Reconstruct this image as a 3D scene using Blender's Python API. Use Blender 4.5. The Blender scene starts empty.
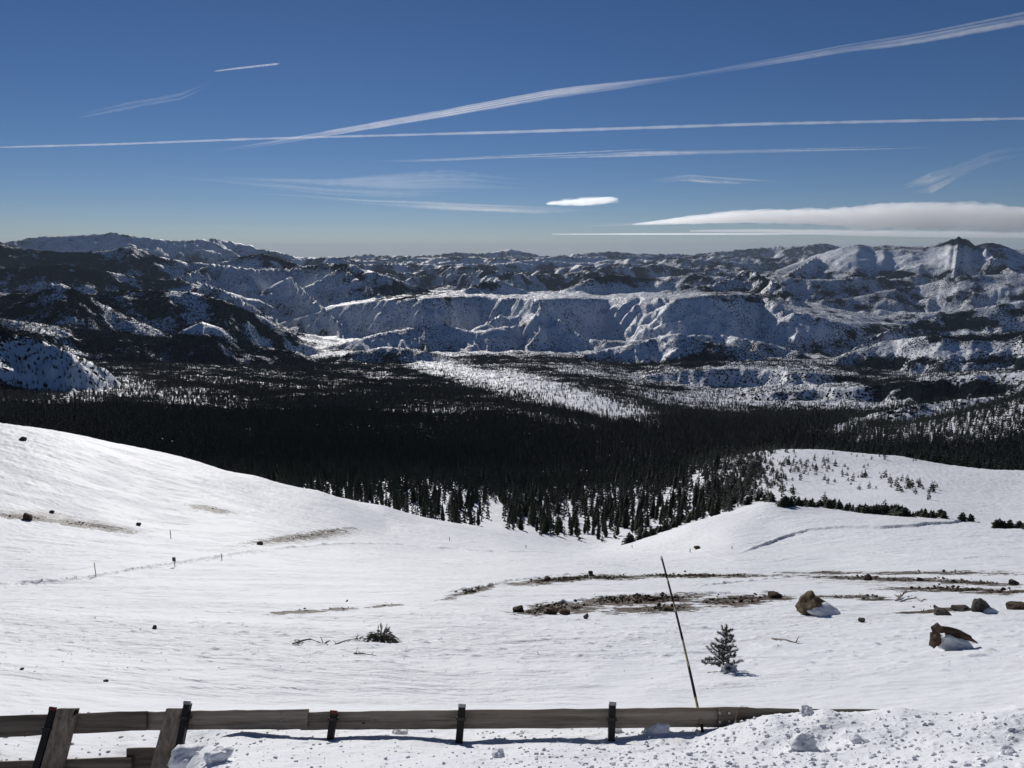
import bpy, math, random
import numpy as np
from mathutils import Vector, Matrix

SEED = 7
HAZE = 8e-6
rng = np.random.default_rng(SEED)
random.seed(SEED)
sc = bpy.context.scene
COL = sc.collection
R = math.radians

# ------------------------------------------------------------------ camera maths
F = 710.0
PITCH = R(10.9)
CP, SP = math.cos(PITCH), math.sin(PITCH)

def ray(u, v):
    x = (u - 512.0) / F
    y = (384.0 - v) / F
    return x, CP + y * SP, -SP + y * CP

def azs(u, v):
    """azimuth and slope (z over ground distance) of the sight line to a point of the view"""
    x, y, z = ray(u, v)
    return math.atan2(x, y), z / math.hypot(x, y)

def to_uv(X, Y, Z):
    d = Y * CP - Z * SP
    d = np.maximum(d, 1e-3)
    return 512 + F * X / d, 384 - F * (Y * SP + Z * CP) / d

# ------------------------------------------------------------------ noise
def _hash(ix, iy, seed):
    h = (ix.astype(np.int64) * 374761393 + iy.astype(np.int64) * 668265263 + seed * 1442695041) & 0xFFFFFFFF
    h = ((h ^ (h >> 13)) * 1274126177) & 0xFFFFFFFF
    h = (h ^ (h >> 16)) & 0xFFFFFFFF
    return h.astype(np.float64) / 4294967295.0

def pnoise(x, y, seed=0):
    """gradient noise, roughly -1..1"""
    xi = np.floor(x); yi = np.floor(y)
    fx = x - xi; fy = y - yi
    sx = fx * fx * fx * (fx * (fx * 6 - 15) + 10)
    sy = fy * fy * fy * (fy * (fy * 6 - 15) + 10)
    def g(dx, dy):
        a = _hash(xi + dx, yi + dy, seed) * (2 * math.pi)
        return np.cos(a) * (fx - dx) + np.sin(a) * (fy - dy)
    a = g(0, 0); b = g(1, 0); c = g(0, 1); d = g(1, 1)
    t = a + sx * (b - a)
    return (t + sy * ((c + sx * (d - c)) - t)) * 1.5

def fbm(x, y, octaves=4, seed=0, gain=0.5, lac=2.03):
    s = 0; a = 1.0; n = 0
    for o in range(octaves):
        s = s + a * pnoise(x, y, seed + o * 17); n += a
        x = x * lac + 13.7; y = y * lac - 7.3; a *= gain
    return s / n

def ridged(x, y, octaves=5, seed=0, gain=0.5, lac=2.1):
    s = 0; a = 1.0; n = 0; w = 1.0
    for o in range(octaves):
        r = 1.0 - np.abs(pnoise(x, y, seed + o * 31)); r = r * r
        s = s + a * r * w; n += a
        w = np.clip(r * 1.6, 0, 1)
        x = x * lac + 3.1; y = y * lac + 9.2; a *= gain
    return s / n

def sstep(a, b, x):
    t = np.clip((x - a) / (b - a), 0, 1)
    return t * t * (3 - 2 * t)

# ------------------------------------------------------------------ terrain: slope and basin from surveyed points (u, v, distance)
CTRL = {
 -220: [(860,4.2),(800,5.2),(772,6.0),(735,7.0),(700,8.4),(672,10.5),(640,16),(600,38),(575,72),(540,100),(480,135),(400,185),(435,270),(455,520),(430,900),(400,1500),(365,2600),(355,3900)],
 0:    [(850,4.3),(806,5.3),(776,5.98),(757,6.2),(742,6.55),(720,7.25),(700,8.2),(672,10.3),(640,15.5),(600,34),(582,60),(560,82),(520,115),(470,150),(425,192),(450,270),(462,520),(432,900),(408,1400),(378,2600),(362,3900)],
 65:   [(850,4.2),(806,5.1),(776,5.8),(757,6.03),(742,6.35),(720,7.1),(700,8.3),(640,15.6),(600,33.5),(575,62),(520,120),(470,156),(434.5,194),(458,270),(450,830),(378,2600),(362,3900)],
 130:  [(850,4.1),(806,4.95),(776,5.6),(757,5.83),(742,6.15),(722,6.9),(700,8.4),(672,10.7),(640,15.7),(600,33),(575,62),(550,92),(510,135),(470,168),(447,196),(468,260),(478,450),(445,850),(415,1300),(382,2300),(363,3900)],
 163:  [(845,4.0),(800,4.8),(776,5.42),(757,5.68),(742,6.0),(722,6.7),(700,8.4),(640,15.7),(600,32.5),(550,93),(500,148),(453.5,196),(475,258),(450,850),(384,2250),(363,3900)],
 195:  [(768,4.45),(755,4.8),(758,5.15),(742,5.8),(722,6.4),(700,8.5),(640,15.8),(600,32),(550,95),(500,150),(461.5,197),(480,255),(450,830),(386,2200),(364,3900)],
 256:  [(768,4.1),(755,4.45),(742,4.9),(722,5.6),(700,8.6),(672,11),(640,16),(600,31),(575,60),(550,98),(520,135),(490,178),(475.5,199),(492,250),(487,430),(455,800),(420,1300),(392,2100),(365,3900)],
 320:  [(768,3.95),(755,4.35),(742,4.8),(722,5.5),(700,8.8),(640,16.3),(600,31),(550,110),(515,165),(491.5,203),(503,255),(487,430),(420,1320),(392,2150),(366,3900)],
 384:  [(768,3.8),(755,4.25),(742,4.75),(722,5.4),(700,8.9),(672,11.3),(640,16.5),(600,30.5),(575,65),(560,105),(540,150),(522,188),(508.5,208),(513,260),(490,420),(455,850),(420,1350),(392,2200),(367,3900)],
 450:  [(768,3.78),(755,4.22),(742,4.72),(700,8.95),(640,16.8),(600,30.2),(550,150),(524.5,212),(523,260),(490,430),(420,1400),(392,2200),(367,3900)],
 512:  [(768,3.75),(755,4.2),(742,4.7),(722,5.4),(700,9.0),(672,11.5),(640,17),(603,30),(575,70),(560,120),(548,168),(536.5,216),(529,260),(500,420),(450,950),(413,1500),(392,2250),(367,3900)],
 595:  [(768,3.75),(755,4.2),(742,4.7),(722,5.4),(700,9),(672,11.5),(640,17),(603,29),(577,64),(563,110),(554,170),(548,225),(536,270),(500,430),(450,950),(415,1500),(394,2250),(368,3900)],
 690:  [(768,3.78),(755,4.22),(742,4.75),(720,5.3),(700,9),(672,11.5),(640,17),(603,29.5),(577,64),(563,100),(545,145),(524,185),(526,225),(505,330),(470,560),(440,1000),(416,1600),(408,2300),(376,3900)],
 770:  [(768,3.75),(755,4.15),(742,4.5),(717,4.9),(715,5.15),(722,6.0),(698,9.2),(672,11.5),(640,17),(603,30),(577,65),(560,98),(545,128),(522,160),(501,190),(506,230),(495,300),(475,400),(458,500),(450,570),(452,650),(436,1000),(420,1600),(412,2300),(380,3900)],
 825:  [(768,3.75),(755,4.15),(742,4.55),(711,5.0),(711,5.4),(722,6.3),(698,9.2),(640,17),(603,30),(560,98),(520,160),(507,197),(506,240),(475,420),(450,590),(455,680),(416,1600),(412,2300),(380,3900)],
 735:  [(768,3.75),(755,4.2),(742,4.6),(728,4.85),(722,5.3),(704,8.6),(640,17),(603,30),(560,98),(533,145),(512,185),(512,228)],
 900:  [(768,3.8),(742,4.6),(709.5,5.2),(709.5,5.7),(722,6.6),(698,9.2),(672,11.5),(640,17),(603,30),(580,58),(560,90),(540,125),(516,172),(512,215),(495,300),(478,400),(464,500),(456,580),(462,660),(440,1000),(425,1300),(424,1600),(415,2300),(380,3900)],
 1024: [(768,3.95),(738,4.8),(709,5.3),(720,6.4),(698,9.2),(672,11.5),(640,17),(603,31),(583,52),(560,88),(540,125),(524,165),(521,215),(505,290),(485,420),(470,525),(476,620),(455,820),(425,1050),(397,1350),(412,1700),(412,2300),(381,3900)],
 1240: [(768,4.9),(735,5.3),(709,5.9),(716,6.8),(698,9.2),(672,11.5),(640,17),(603,32),(583,52),(560,88),(540,125),(520,165),(518,215),(500,290),(480,430),(465,540),(468,640),(440,850),(405,1100),(375,1350),(405,1700),(400,2300),(370,3900)],
}
AZK = 3.2
pts, val = [], []
for u, rows in CTRL.items():
    for v, r in rows:
        a, s = azs(u, v)
        pts.append((a * AZK, math.log(r))); val.append(s)
    a, _ = azs(u, 500)
    pts.append((a * AZK, math.log(5500))); val.append(-795 / 5500)
    pts.append((a * AZK, math.log(7500))); val.append(-840 / 7500)
pts = np.array(pts); val = np.array(val)

def _phi(d2):
    return 0.5 * d2 * np.log(np.maximum(d2, 1e-12))
n = len(pts)
D = ((pts[:, None, :] - pts[None, :, :]) ** 2).sum(-1)
A = np.zeros((n + 3, n + 3)); A[:n, :n] = _phi(D) + np.eye(n) * 2e-4
A[:n, n] = 1; A[:n, n + 1:] = pts; A[n, :n] = 1; A[n + 1:, :n] = pts.T
sol = np.linalg.solve(A, np.concatenate([val, [0, 0, 0]]))
W, C0 = sol[:n], sol[n:]

def base_slope(az, lr):
    az = np.clip(az, -0.78, 0.78) * AZK
    lr_ = np.clip(lr, math.log(3.4), math.log(7500))
    out = C0[0] + C0[1] * az + C0[2] * lr_
    for i in range(n):
        dx = az - pts[i, 0]; dy = lr_ - pts[i, 1]
        out = out + W[i] * _phi(dx * dx + dy * dy)
    return out

# mountain crests: (list of (u, v)), distance, front slope, back slope, roughness
RIDGES = [
 # far ranges on the horizon
 ([(250,262),(330,258),(365,254),(400,256),(432,255),(455,252),(480,253),(497,251),(510,248.5),(530,253),(552,256),(580,253),(612,251),(650,254),(690,254),(720,251),(752,248),(780,246),(800,246),(822,242.5),(842,247),(870,252),(920,258)], 34000, .60, .45, .6),
 ([(300,270),(380,262),(430,261),(480,264),(530,262),(570,264),(620,260),(680,263),(740,257),(800,262),(860,268)], 26000, .58, .4, .6),
 ([(350,285),(400,272),(440,270),(500,273),(560,270),(590,268),(640,274),(700,267),(750,271),(800,280)], 18000, .56, .4, .7),
 # far left range
 ([(-120,250),(-40,246),(0,243),(40,236),(80,235),(112,232),(150,238),(180,240),(212,238),(240,243),(270,250),(300,257),(335,268)], 24000, .55, .4, .8),
 # dark left hills
 ([(-140,235),(-60,238),(0,241),(25,248),(70,252),(110,250),(130,245),(155,255),(180,260),(215,264),(240,256),(262,253),(285,260),(310,268),(350,283)], 11500, .52, .3, .6),
 ([(-140,262),(0,268),(60,264),(110,272),(190,282),(260,300)], 9000, .5, .25, .6),
 # blue slopes left and right of the canyon
 ([(150,300,8600),(175,277,9200),(215,263,10400),(250,268,9900),(290,268,10600),(330,263,9800),(352,264,9300),(385,275,9000),(420,287,9500),(460,300,9600)], 9800, .58, .3, .7),
 ([(205,282,8900),(230,292,8200),(255,306,7400),(275,322,6600)], 8000, .6, .6, .8),
 ([(290,276,9300),(305,290,8600),(322,305,7900),(340,322,7100)], 8200, .6, .6, .8),
 ([(342,266,9200),(362,282,8600),(385,296,8000),(410,306,7400)], 8200, .6, .6, .8),
 # forested left ridge
 ([(-140,285),(-60,288),(0,292),(60,296),(130,289),(190,291),(230,302),(270,320),(300,340),(330,356)], 5600, .46, .35, .6),
 ([(-140,300),(-60,308),(0,318),(50,325),(100,330),(150,336),(230,342),(300,352)], 4100, .30, .25, .5),
 # snow knobs left
 ([(15,303),(38,291),(60,282.5),(80,291),(105,305)], 5000, .5, .35, .5),
 ([(165,342),(182,330),(202,321.5),(222,328),(240,342)], 4080, .5, .5, .5),
 # shaded near slope far left
 ([(-160,300),(-60,315),(0,326),(35,337),(70,352),(105,368),(130,392),(150,420)], 2100, .62, .35, .8),
 # canyon wall below the plateau, with its bays and spurs
 ([(262,332,8600),(285,322,8300),(310,315,7900),(335,307,7600),(360,303,7300),(385,300,6900),(425,298,6300),(450,297,6500),(480,296,7100),(510,298,6700),(540,299.5,6200),(570,298,6600),(605,299,7100),(640,297,6700),(670,299,6450),(700,296,6550),(735,294,6700),(765,297,6900),(800,312,6600),(850,325,6500),(900,345,6500)], 6600, .55, .05, .5),
 ([(318,350,6100),(345,342,6000),(375,334,5900),(410,327,5900),(445,325,5950),(475,331,5800),(505,326,5900),(530,323,6000),(555,329,5850),(590,339,5650),(630,341,5600),(680,335,5700),(720,334,5800),(760,341,5600),(800,350,5500)], 5800, .50, .45, .55),
 ([(425,300,6400),(432,318,6150),(418,335,5800),(400,352,5500)], 6000, .58, .58, .5),
 ([(442,356,5750),(462,336,5900),(482,324,6000),(500,314,6250),(515,320,6150),(530,338,6000),(548,356,5800)], 6080, .55, .6, .6),
 ([(540,301,6250),(556,316,6050),(575,330,5850),(600,350,5600)], 6000, .58, .58, .5),
 # hills on the plateau
 ([(440,297,7800),(465,288,8000),(485,281,8300),(500,279,8500),(512,285,8500),(530,292,8600)], 8200, .5, .4, .6),
 ([(560,290,9500),(585,280,9700),(608,273,10000),(640,277,9800),(690,284,9600),(720,292,9600)], 9700, .55, .4, .6),
 ([(670,292,9000),(710,284,9300),(735,276,9600),(752,270,9900),(772,279,9200),(790,292,8500)], 9300, .5, .3, .6),
 # big massif at right
 ([(690,300),(730,287),(760,275),(790,265),(815,255),(842,247),(858,244),(872,246),(885,244.5),(905,246),(925,246),(940,243),(947,241.5),(952,238.5),(955,239),(959,235.5),(962,238),(966,238),(975,245),(987,242),(1000,244),(1012,249),(1040,250),(1100,246),(1180,250)], 14500, .35, .6, .28),
 ([(815,256,14400),(800,266,13400),(785,276,12500),(772,286,11800)], 13000, .40, .5, .3),
 ([(985,246,14200),(1000,262,13000),(1024,276,12000),(1060,288,11500)], 12800, .40, .5, .3),
 ([(820,300,10400),(850,298,10800),(885,290,11200),(920,285,11600),(960,276,11500),(1010,274,11300),(1060,270,11300),(1160,264,11300)], 11300, .46, .15, .5),
 ([(770,291,8600),(790,302,8000),(815,316,7400),(845,332,6800),(870,346,6300)], 7500, .52, .6, .55),
 ([(850,350,5900),(880,333,6500),(920,320,7000),(970,309,7400),(1024,300,7600),(1100,292,7600),(1180,285,7600)], 7000, .5, .3, .5),
 # low hills right
 ([(820,368),(850,352),(880,342),(915,337),(950,335),(990,334),(1024,331),(1100,326),(1180,320)], 5000, .56, .18, .7),
 ([(575,356),(610,348),(640,342),(662,335),(680,333),(705,341),(740,346),(775,362)], 4700, .56, .3, .7),
 ([(350,352),(390,346),(430,352),(470,362)], 4500, .5, .3, .7),
 ([(560,400),(620,380),(680,370),(750,368),(800,372),(860,378),(920,392)], 3500, .6, .12, .8),
 ([(620,418),(660,408),(700,400),(760,393),(840,388),(900,383),(960,376),(1040,372),(1160,368)], 2900, .5, .14, .8),
 ([(840,432),(870,414),(910,405),(960,399),(1024,394),(1100,390),(1180,392)], 1500, .34, .3, .5),
]
_r = random.Random(23)
for k_ in range(20):                                       # lesser ranges between the canyon country and the horizon
    rc_ = 12500 * (31500 / 12500) ** (k_ / 19.0)
    uc_ = _r.uniform(300, 800); hw_ = _r.uniform(60, 190); v0_ = 250.5 + 27 * math.exp(-(rc_ - 11000) / 9500.0) + _r.uniform(-1, 3)
    ph_ = [_r.uniform(0, 6.28) for _ in range(3)]
    L_ = []
    for q_ in range(17):
        t_ = q_ / 16 * 2 - 1
        L_.append((uc_ + t_ * hw_, v0_ + 7 * abs(t_) ** 2.2 + 1.6 * math.sin(t_ * 5 + ph_[0]) + 1.0 * math.sin(t_ * 13 + ph_[1]) + .5 * math.sin(t_ * 29 + ph_[2]), rc_ * (1 + .05 * math.sin(t_ * 4 + ph_[1]))))
    RIDGES.append((L_, rc_, .55, .35, .6))

def terrain(az, lr, detail=True):
    """height above the camera's eye for azimuth az (rad) and log ground distance lr; arrays"""
    r = np.exp(lr)
    rr = np.maximum(r, 1.0)
    s = base_slope(az, lr)
    z = s * np.minimum(rr, 1e9)
    zfar = -840 + 120 * fbm(az * 9, lr * 9, 3, 5) + np.clip((r - 9000) / 30000, 0, 1) * 300
    zfar = zfar - 1100 * sstep(37000, 62000, r)
    ff = r > 7000
    if ff.any():
        zfar[ff] += 110 * sstep(7000, 11000, r[ff]) * ridged(az[ff] * 11 + .5 * fbm(az[ff] * 9, lr[ff] * 12, 2, 64), lr[ff] * 30 + .8 * fbm(az[ff] * 14, lr[ff] * 9, 3, 65), 3, 66) - 60
    t = sstep(5200, 7500, r)
    z = z * (1 - t) + zfar * t
    # plinth right at the viewer's feet (never in view)
    near = sstep(3.5, 1.2, r)
    z = z * (1 - near) + (-1.7 - 0.45 * rr) * near
    far_m = r > 1000
    if np.any(far_m):
        azm, lrm, rm, zm = az[far_m], lr[far_m], r[far_m], z[far_m]
        wx = fbm(azm * 11, lrm * 11, 3, 71) * 0.02
        wy = fbm(azm * 11 + 40, lrm * 11, 3, 91) * 0.03
        rough_n = ridged((azm + wx) * 22, (lrm + wy) * 17, 6, 3, gain=0.47) - 0.45
        rough_f = fbm(azm * 60, lrm * 60, 5, 33, gain=0.6)
        amp = sstep(1100, 2600, rm)
        amp = amp * (1 - .6 * sstep(9000, 15000, rm))
        zm = zm + amp * rm * (0.0052 * rough_n + 0.0013 * rough_f)
        for k, (crest, rc, fs, bs, ro) in enumerate(RIDGES):
            ca = []; cz = []; cr = []
            for c_ in crest:
                a_, s_ = azs(c_[0], c_[1]); ca.append(a_); cz.append(s_); cr.append(c_[2] if len(c_) > 2 else rc)
            ca = np.array(ca); cz = np.array(cz); cr = np.array(cr, float)
            o_ = np.argsort(ca); ca, cz, cr = ca[o_], cz[o_], cr[o_]
            slope_c = np.interp(azm, ca, cz)
            # ends fall away
            edge = np.maximum(ca[0] - azm, 0) + np.maximum(azm - ca[-1], 0)
            m = (edge < 0.12) & (rm > .55 * cr.min()) & ((rm < 3.0 * cr.max()))
            if not m.any():
                continue
            az2, r2, lr2 = azm[m], rm[m], lrm[m]
            az0 = az2; az2 = az2 + .016 * fbm(az2 * 24 + k, lr2 * 60, 3, 77)
            wob = 1 + 0.05 * pnoise(az2 * 8 + k * 5.1, az2 * 0 + k + .3, 7) + 0.032 * pnoise(az2 * 21 + k, az2 * 0 + .4, 9) + 0.009 * pnoise(az2 * 52 + k, az2 * 0 + .2, 10)
            wob = 1 + (wob - 1) * min(1, ro)
            fsv = fs * (1 + .18 * pnoise(az2 * 17 + k * 3, lr2 * 9, 13))
            rcl = np.interp(az2, ca, cr) * wob
            h = slope_c[m] * rcl - edge[m] * rc * 0.6
            gap = r2 - rcl
            below = np.where(gap < 0, -gap * fsv, gap * bs)
            dist = np.abs(gap) / rc
            tex = rough_n[m] * 0.024 + rough_f[m] * 0.0030
            crestn = 0.0013 * pnoise(az2 * 90 + k * 9, lr2 * 4, 55) + 0.0007 * pnoise(az2 * 420 + k * 9, lr2 * 4, 56)
            h = h - below + ro * rc * (tex * sstep(0.0, 0.055, dist) * np.where(gap < 0, 1, .5) + crestn)
            kk = 0.0025 * rc
            cur = zm[m]
            d = np.clip((h - cur) / kk * 0.5 + 0.5, 0, 1)
            zm[m] = np.where(d <= 0, cur, np.where(d >= 1, h, cur * (1 - d) + h * d + kk * d * (1 - d)))
        z[far_m] = zm
    X = r * np.sin(az); Y = r * np.cos(az)
    if detail:
        nm = r < 900
        x, y, rn = X[nm], Y[nm], r[nm]
        dz = 0.9 * fbm(x / 45, y / 45, 3, 201) * sstep(14, 60, rn) * np.minimum(1, rn / 150)
        dz += 0.16 * fbm(x / 9, y / 6, 3, 211) * sstep(7, 25, rn)
        dz += 0.055 * fbm(x / 1.9, y / 1.0, 3, 221) * sstep(5.5, 9, rn)          # wind crust
        g = sstep(5.2, 6.0, rn)
        dz += (1 - g) * (0.040 * fbm(x / .7, y / .55, 3, 231) + 0.020 * np.maximum(fbm(x / .16, y / .12, 4, 241) - 0.05, 0) + 0.030 * np.maximum(fbm(x / .07, y / .06, 3, 243) - .15, 0) * (.4 + .6 * sstep(0.3, 1.2, x)))
        dz += 0.012 * fbm(x / .3, y / .16, 2, 251) * g * sstep(40, 12, rn)
        road = sstep(7.2, 8.2, rn) * sstep(12.5, 11, rn)
        dz += road * (.012 * fbm(x / 3.5 + y * .3, y / .16, 3, 255) )
        dz += .035 * fbm(x / 5.0, y / 1.6, 4, 257) * g * (1 - road) * (1 + rn / 40)
        dz += .03 * fbm(x / 1.2, y / .5, 4, 258, gain=.6) * sstep(11, 14, rn) * (1 + rn / 60)
        # churned lumps beside the groomed strip
        lump = np.maximum(fbm(x / .42, y / .3, 2, 261) - 0.22, 0)
        dz += 0.10 * lump * sstep(10.5, 13, rn) * sstep(40, 20, rn)
        z[nm] += dz
    return z

def ground_pt(u, v, rmin=3.35, rmax=60000, detail=True):
    a, s = azs(u, v)
    lr = np.linspace(math.log(rmin), math.log(rmax), 6000)
    z = terrain(np.full_like(lr, a), lr, detail)
    sl = z / np.exp(lr)
    hit = np.nonzero(sl >= s)[0]
    i = hit[0] if len(hit) else len(lr) - 1
    r = math.exp(lr[i])
    return Vector((r * math.sin(a), r * math.cos(a), float(z[i])))

def hz(x, y):
    r = math.hypot(x, y)
    return float(terrain(np.array([math.atan2(x, y)]), np.array([math.log(r)]))[0])

# ------------------------------------------------------------------ node helper
def new_mat(name):
    m = bpy.data.materials.new(name); m.use_nodes = True
    nt = m.node_tree
    for nd in list(nt.nodes): nt.nodes.remove(nd)
    return m, nt

def N(nt, typ, **kw):
    nd = nt.nodes.new(typ)
    for k, v in kw.items():
        if k == 'inp':
            for kk, vv in v.items():
                if isinstance(vv, bpy.types.NodeSocket): nt.links.new(vv, nd.inputs[kk])
                else: nd.inputs[kk].default_value = vv
        else: setattr(nd, k, v)
    return nd

def mth(nt, op, a, b=0.0, clamp=False):
    nd = nt.nodes.new('ShaderNodeMath'); nd.operation = op; nd.use_clamp = clamp
    for i, x in enumerate((a, b)):
        if isinstance(x, bpy.types.NodeSocket): nt.links.new(x, nd.inputs[i])
        else: nd.inputs[i].default_value = x
    return nd.outputs[0]

def mix(nt, fac, a, b):
    nd = nt.nodes.new('ShaderNodeMix'); nd.data_type = 'RGBA'
    for s_, x in ((nd.inputs[0], fac), (nd.inputs[6], a), (nd.inputs[7], b)):
        if isinstance(x, bpy.types.NodeSocket): nt.links.new(x, s_)
        else: s_.default_value = x if not isinstance(x, tuple) or len(x) == 4 else (*x, 1)
    return nd.outputs[2]

def ramp(nt, fac, lo, hi):
    nd = nt.nodes.new('ShaderNodeMapRange'); nd.interpolation_type = 'SMOOTHSTEP'
    nt.links.new(fac, nd.inputs[0]); nd.inputs[1].default_value = lo; nd.inputs[2].default_value = hi
    return nd.outputs[0]

def noise(nt, vec, scale, detail=4, rough=0.55, sx=1, sy=1, sz=1):
    mp = nt.nodes.new('ShaderNodeMapping'); nt.links.new(vec, mp.inputs[0]); mp.inputs['Scale'].default_value = (sx, sy, sz)
    nd = nt.nodes.new('ShaderNodeTexNoise'); nt.links.new(mp.outputs[0], nd.inputs['Vector'])
    nd.inputs['Scale'].default_value = scale; nd.inputs['Detail'].default_value = detail; nd.inputs['Roughness'].default_value = rough
    return nd.outputs['Fac']

def principled(nt, col, rough=0.7, spec=0.3, normal=None, **kw):
    b = nt.nodes.new('ShaderNodeBsdfPrincipled')
    if isinstance(col, bpy.types.NodeSocket): nt.links.new(col, b.inputs['Base Color'])
    else: b.inputs['Base Color'].default_value = (*col, 1)
    if isinstance(rough, bpy.types.NodeSocket): nt.links.new(rough, b.inputs['Roughness'])
    else: b.inputs['Roughness'].default_value = rough
    b.inputs['Specular IOR Level'].default_value = spec
    if normal is not None: nt.links.new(normal, b.inputs['Normal'])
    for k, v in kw.items(): b.inputs[k].default_value = v
    o = nt.nodes.new('ShaderNodeOutputMaterial'); nt.links.new(b.outputs[0], o.inputs[0])
    return b

def bump(nt, h, strength=0.5, dist=0.02, normal=None):
    b = nt.nodes.new('ShaderNodeBump'); nt.links.new(h, b.inputs['Height'])
    b.inputs['Strength'].default_value = strength; b.inputs['Distance'].default_value = dist
    if normal is not None: nt.links.new(normal, b.inputs['Normal'])
    return b.outputs[0]

# ------------------------------------------------------------------ terrain material
def ground_material(name, far):
    m, nt = new_mat(name)
    pos = N(nt, 'ShaderNodeNewGeometry').outputs['Position']
    att = N(nt, 'ShaderNodeVertexColor', layer_name='cover')
    sep = N(nt, 'ShaderNodeSeparateColor'); nt.links.new(att.outputs[0], sep.inputs[0])
    forest, bare, grit = sep.outputs[0], sep.outputs[1], sep.outputs[2]
    if not far:
        snow = mix(nt, noise(nt, pos, 0.08, 4), (.80, .82, .85, 1), (.86, .87, .885, 1))
        # soil and gravel showing through
        n1 = noise(nt, pos, 2.2, 6, .68, 1, 1.6, 1)
        cut = mth(nt, 'SUBTRACT', mth(nt, 'ADD', bare, mth(nt, 'MULTIPLY', mth(nt, 'ADD', n1, noise(nt, pos, .7, 4, .6, 1, 1.6, 1)), 1.6)), 1.98)
        bm = mth(nt, 'MULTIPLY', ramp(nt, cut, -0.03, 0.04), ramp(nt, bare, .04, .2))
        soil = mix(nt, ramp(nt, noise(nt, pos, 5.5, 5, .7), .35, .65), (.014, .012, .009, 1), (.15, .105, .065, 1))
        soil = mix(nt, ramp(nt, noise(nt, pos, 14, 3, .7), .55, .7), soil, (.17, .15, .125, 1))
        # grit and dry grass blown over the snow
        n2 = noise(nt, pos, 1.1, 8, .78, 1, 2.2, 1)
        gm = ramp(nt, mth(nt, 'SUBTRACT', mth(nt, 'ADD', mth(nt, 'MULTIPLY', grit, .50), n2), 0.93), -0.06, 0.10)
        c = mix(nt, mth(nt, 'MULTIPLY', gm, .8), snow, (.17, .145, .11, 1))
        # faint needles / dust specks everywhere
        n3 = noise(nt, pos, 5.0, 3, .8, 1, 2.0, 1)
        c = mix(nt, mth(nt, 'MULTIPLY', ramp(nt, n3, .70, .80), .45), c, (.25, .22, .19, 1))
        c = mix(nt, bm, c, soil)
        h = mth(nt, 'ADD', mth(nt, 'MULTIPLY', noise(nt, pos, 1.3, 6, .62, 1, 1.9, 1), 0.30), mth(nt, 'MULTIPLY', noise(nt, pos, 16, 4, .7), 0.035))
        h = mth(nt, 'ADD', h, mth(nt, 'MULTIPLY', n1, mth(nt, 'MULTIPLY', bm, .12)))
        h = mth(nt, 'MULTIPLY', h, mth(nt, 'ADD', mth(nt, 'MULTIPLY', ramp(nt, noise(nt, pos, .16, 3, .6, .6, 1.4, 1), .38, .62), .85), .3))
        nrm = bump(nt, h, 1.0, 0.55)
        principled(nt, c, .62, .25, nrm)
    else:
        snow = (.82, .84, .87, 1)
        # tree speckle: scattered conifers too small to be anything but dots
        v = N(nt, 'ShaderNodeTexVoronoi', feature='F1'); nt.links.new(pos, v.inputs['Vector']); v.inputs['Scale'].default_value = 1 / 11.0
        rnd = N(nt, 'ShaderNodeSeparateColor'); nt.links.new(v.outputs['Color'], rnd.inputs[0])
        big = noise(nt, pos, 1 / 260.0, 6, .62)
        dens = mth(nt, 'ADD', forest, mth(nt, 'MULTIPLY', mth(nt, 'MULTIPLY', mth(nt, 'SUBTRACT', big, .5), 2.4), mth(nt, 'ADD', mth(nt, 'MULTIPLY', forest, 2.2), .12, True)))
        dens = mth(nt, 'SUBTRACT', dens, 0.0)
        dot = mth(nt, 'MULTIPLY', ramp(nt, mth(nt, 'SUBTRACT', dens, rnd.outputs[0]), -.02, .02), ramp(nt, v.outputs['Distance'], .62, .50))
        clump = ramp(nt, mth(nt, 'ADD', dens, mth(nt, 'MULTIPLY', noise(nt, pos, 1 / 45.0, 6, .8), 1.3)), 1.30, 1.45)
        f = mth(nt, 'MAXIMUM', dot, clump)
        tree = mix(nt, noise(nt, pos, 1 / 40.0, 3), (.004, .008, .011, 1), (.010, .017, .020, 1))
        # rock showing on steep ground and at summits
        rockc = mix(nt, noise(nt, pos, 1 / 90.0, 5), (.035, .037, .042, 1), (.15, .15, .155, 1))
        rn = noise(nt, pos, 1 / 150.0, 7, .72)
        rm = ramp(nt, mth(nt, 'SUBTRACT', mth(nt, 'ADD', mth(nt, 'MULTIPLY', bare, .62), rn), 0.80), -.03, .05)
        c = mix(nt, rm, snow, rockc)
        c = mix(nt, f, c, tree)
        hh = mth(nt, 'ADD', mth(nt, 'MULTIPLY', noise(nt, pos, 1 / 120.0, 7, .62), 40.0), mth(nt, 'MULTIPLY', f, 6.0))
        nrm = bump(nt, hh, 0.6, 1.0)
        sn = principled(nt, mix(nt, rm, snow, rockc), .62, .25, nrm)
        df = N(nt, 'ShaderNodeBsdfDiffuse', inp={'Color': tree, 'Normal': nrm}); ms = N(nt, 'ShaderNodeMixShader', inp={0: f, 1: sn.outputs[0], 2: df.outputs[0]})
        nt.links.new(ms.outputs[0], [q for q in nt.nodes if q.type == 'OUTPUT_MATERIAL'][0].inputs[0])
    return m

# ------------------------------------------------------------------ cover painting (forest, bare soil / rock, grit) on the land
def blob(u, v, cu, cv, ru, rv, ang=0.0, p=2.0):
    a = R(ang); du = u - cu; dv = v - cv
    x = (du * math.cos(a) + dv * math.sin(a)) / ru
    y = (-du * math.sin(a) + dv * math.cos(a)) / rv
    return np.exp(-(x * x + y * y) ** p)

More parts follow.
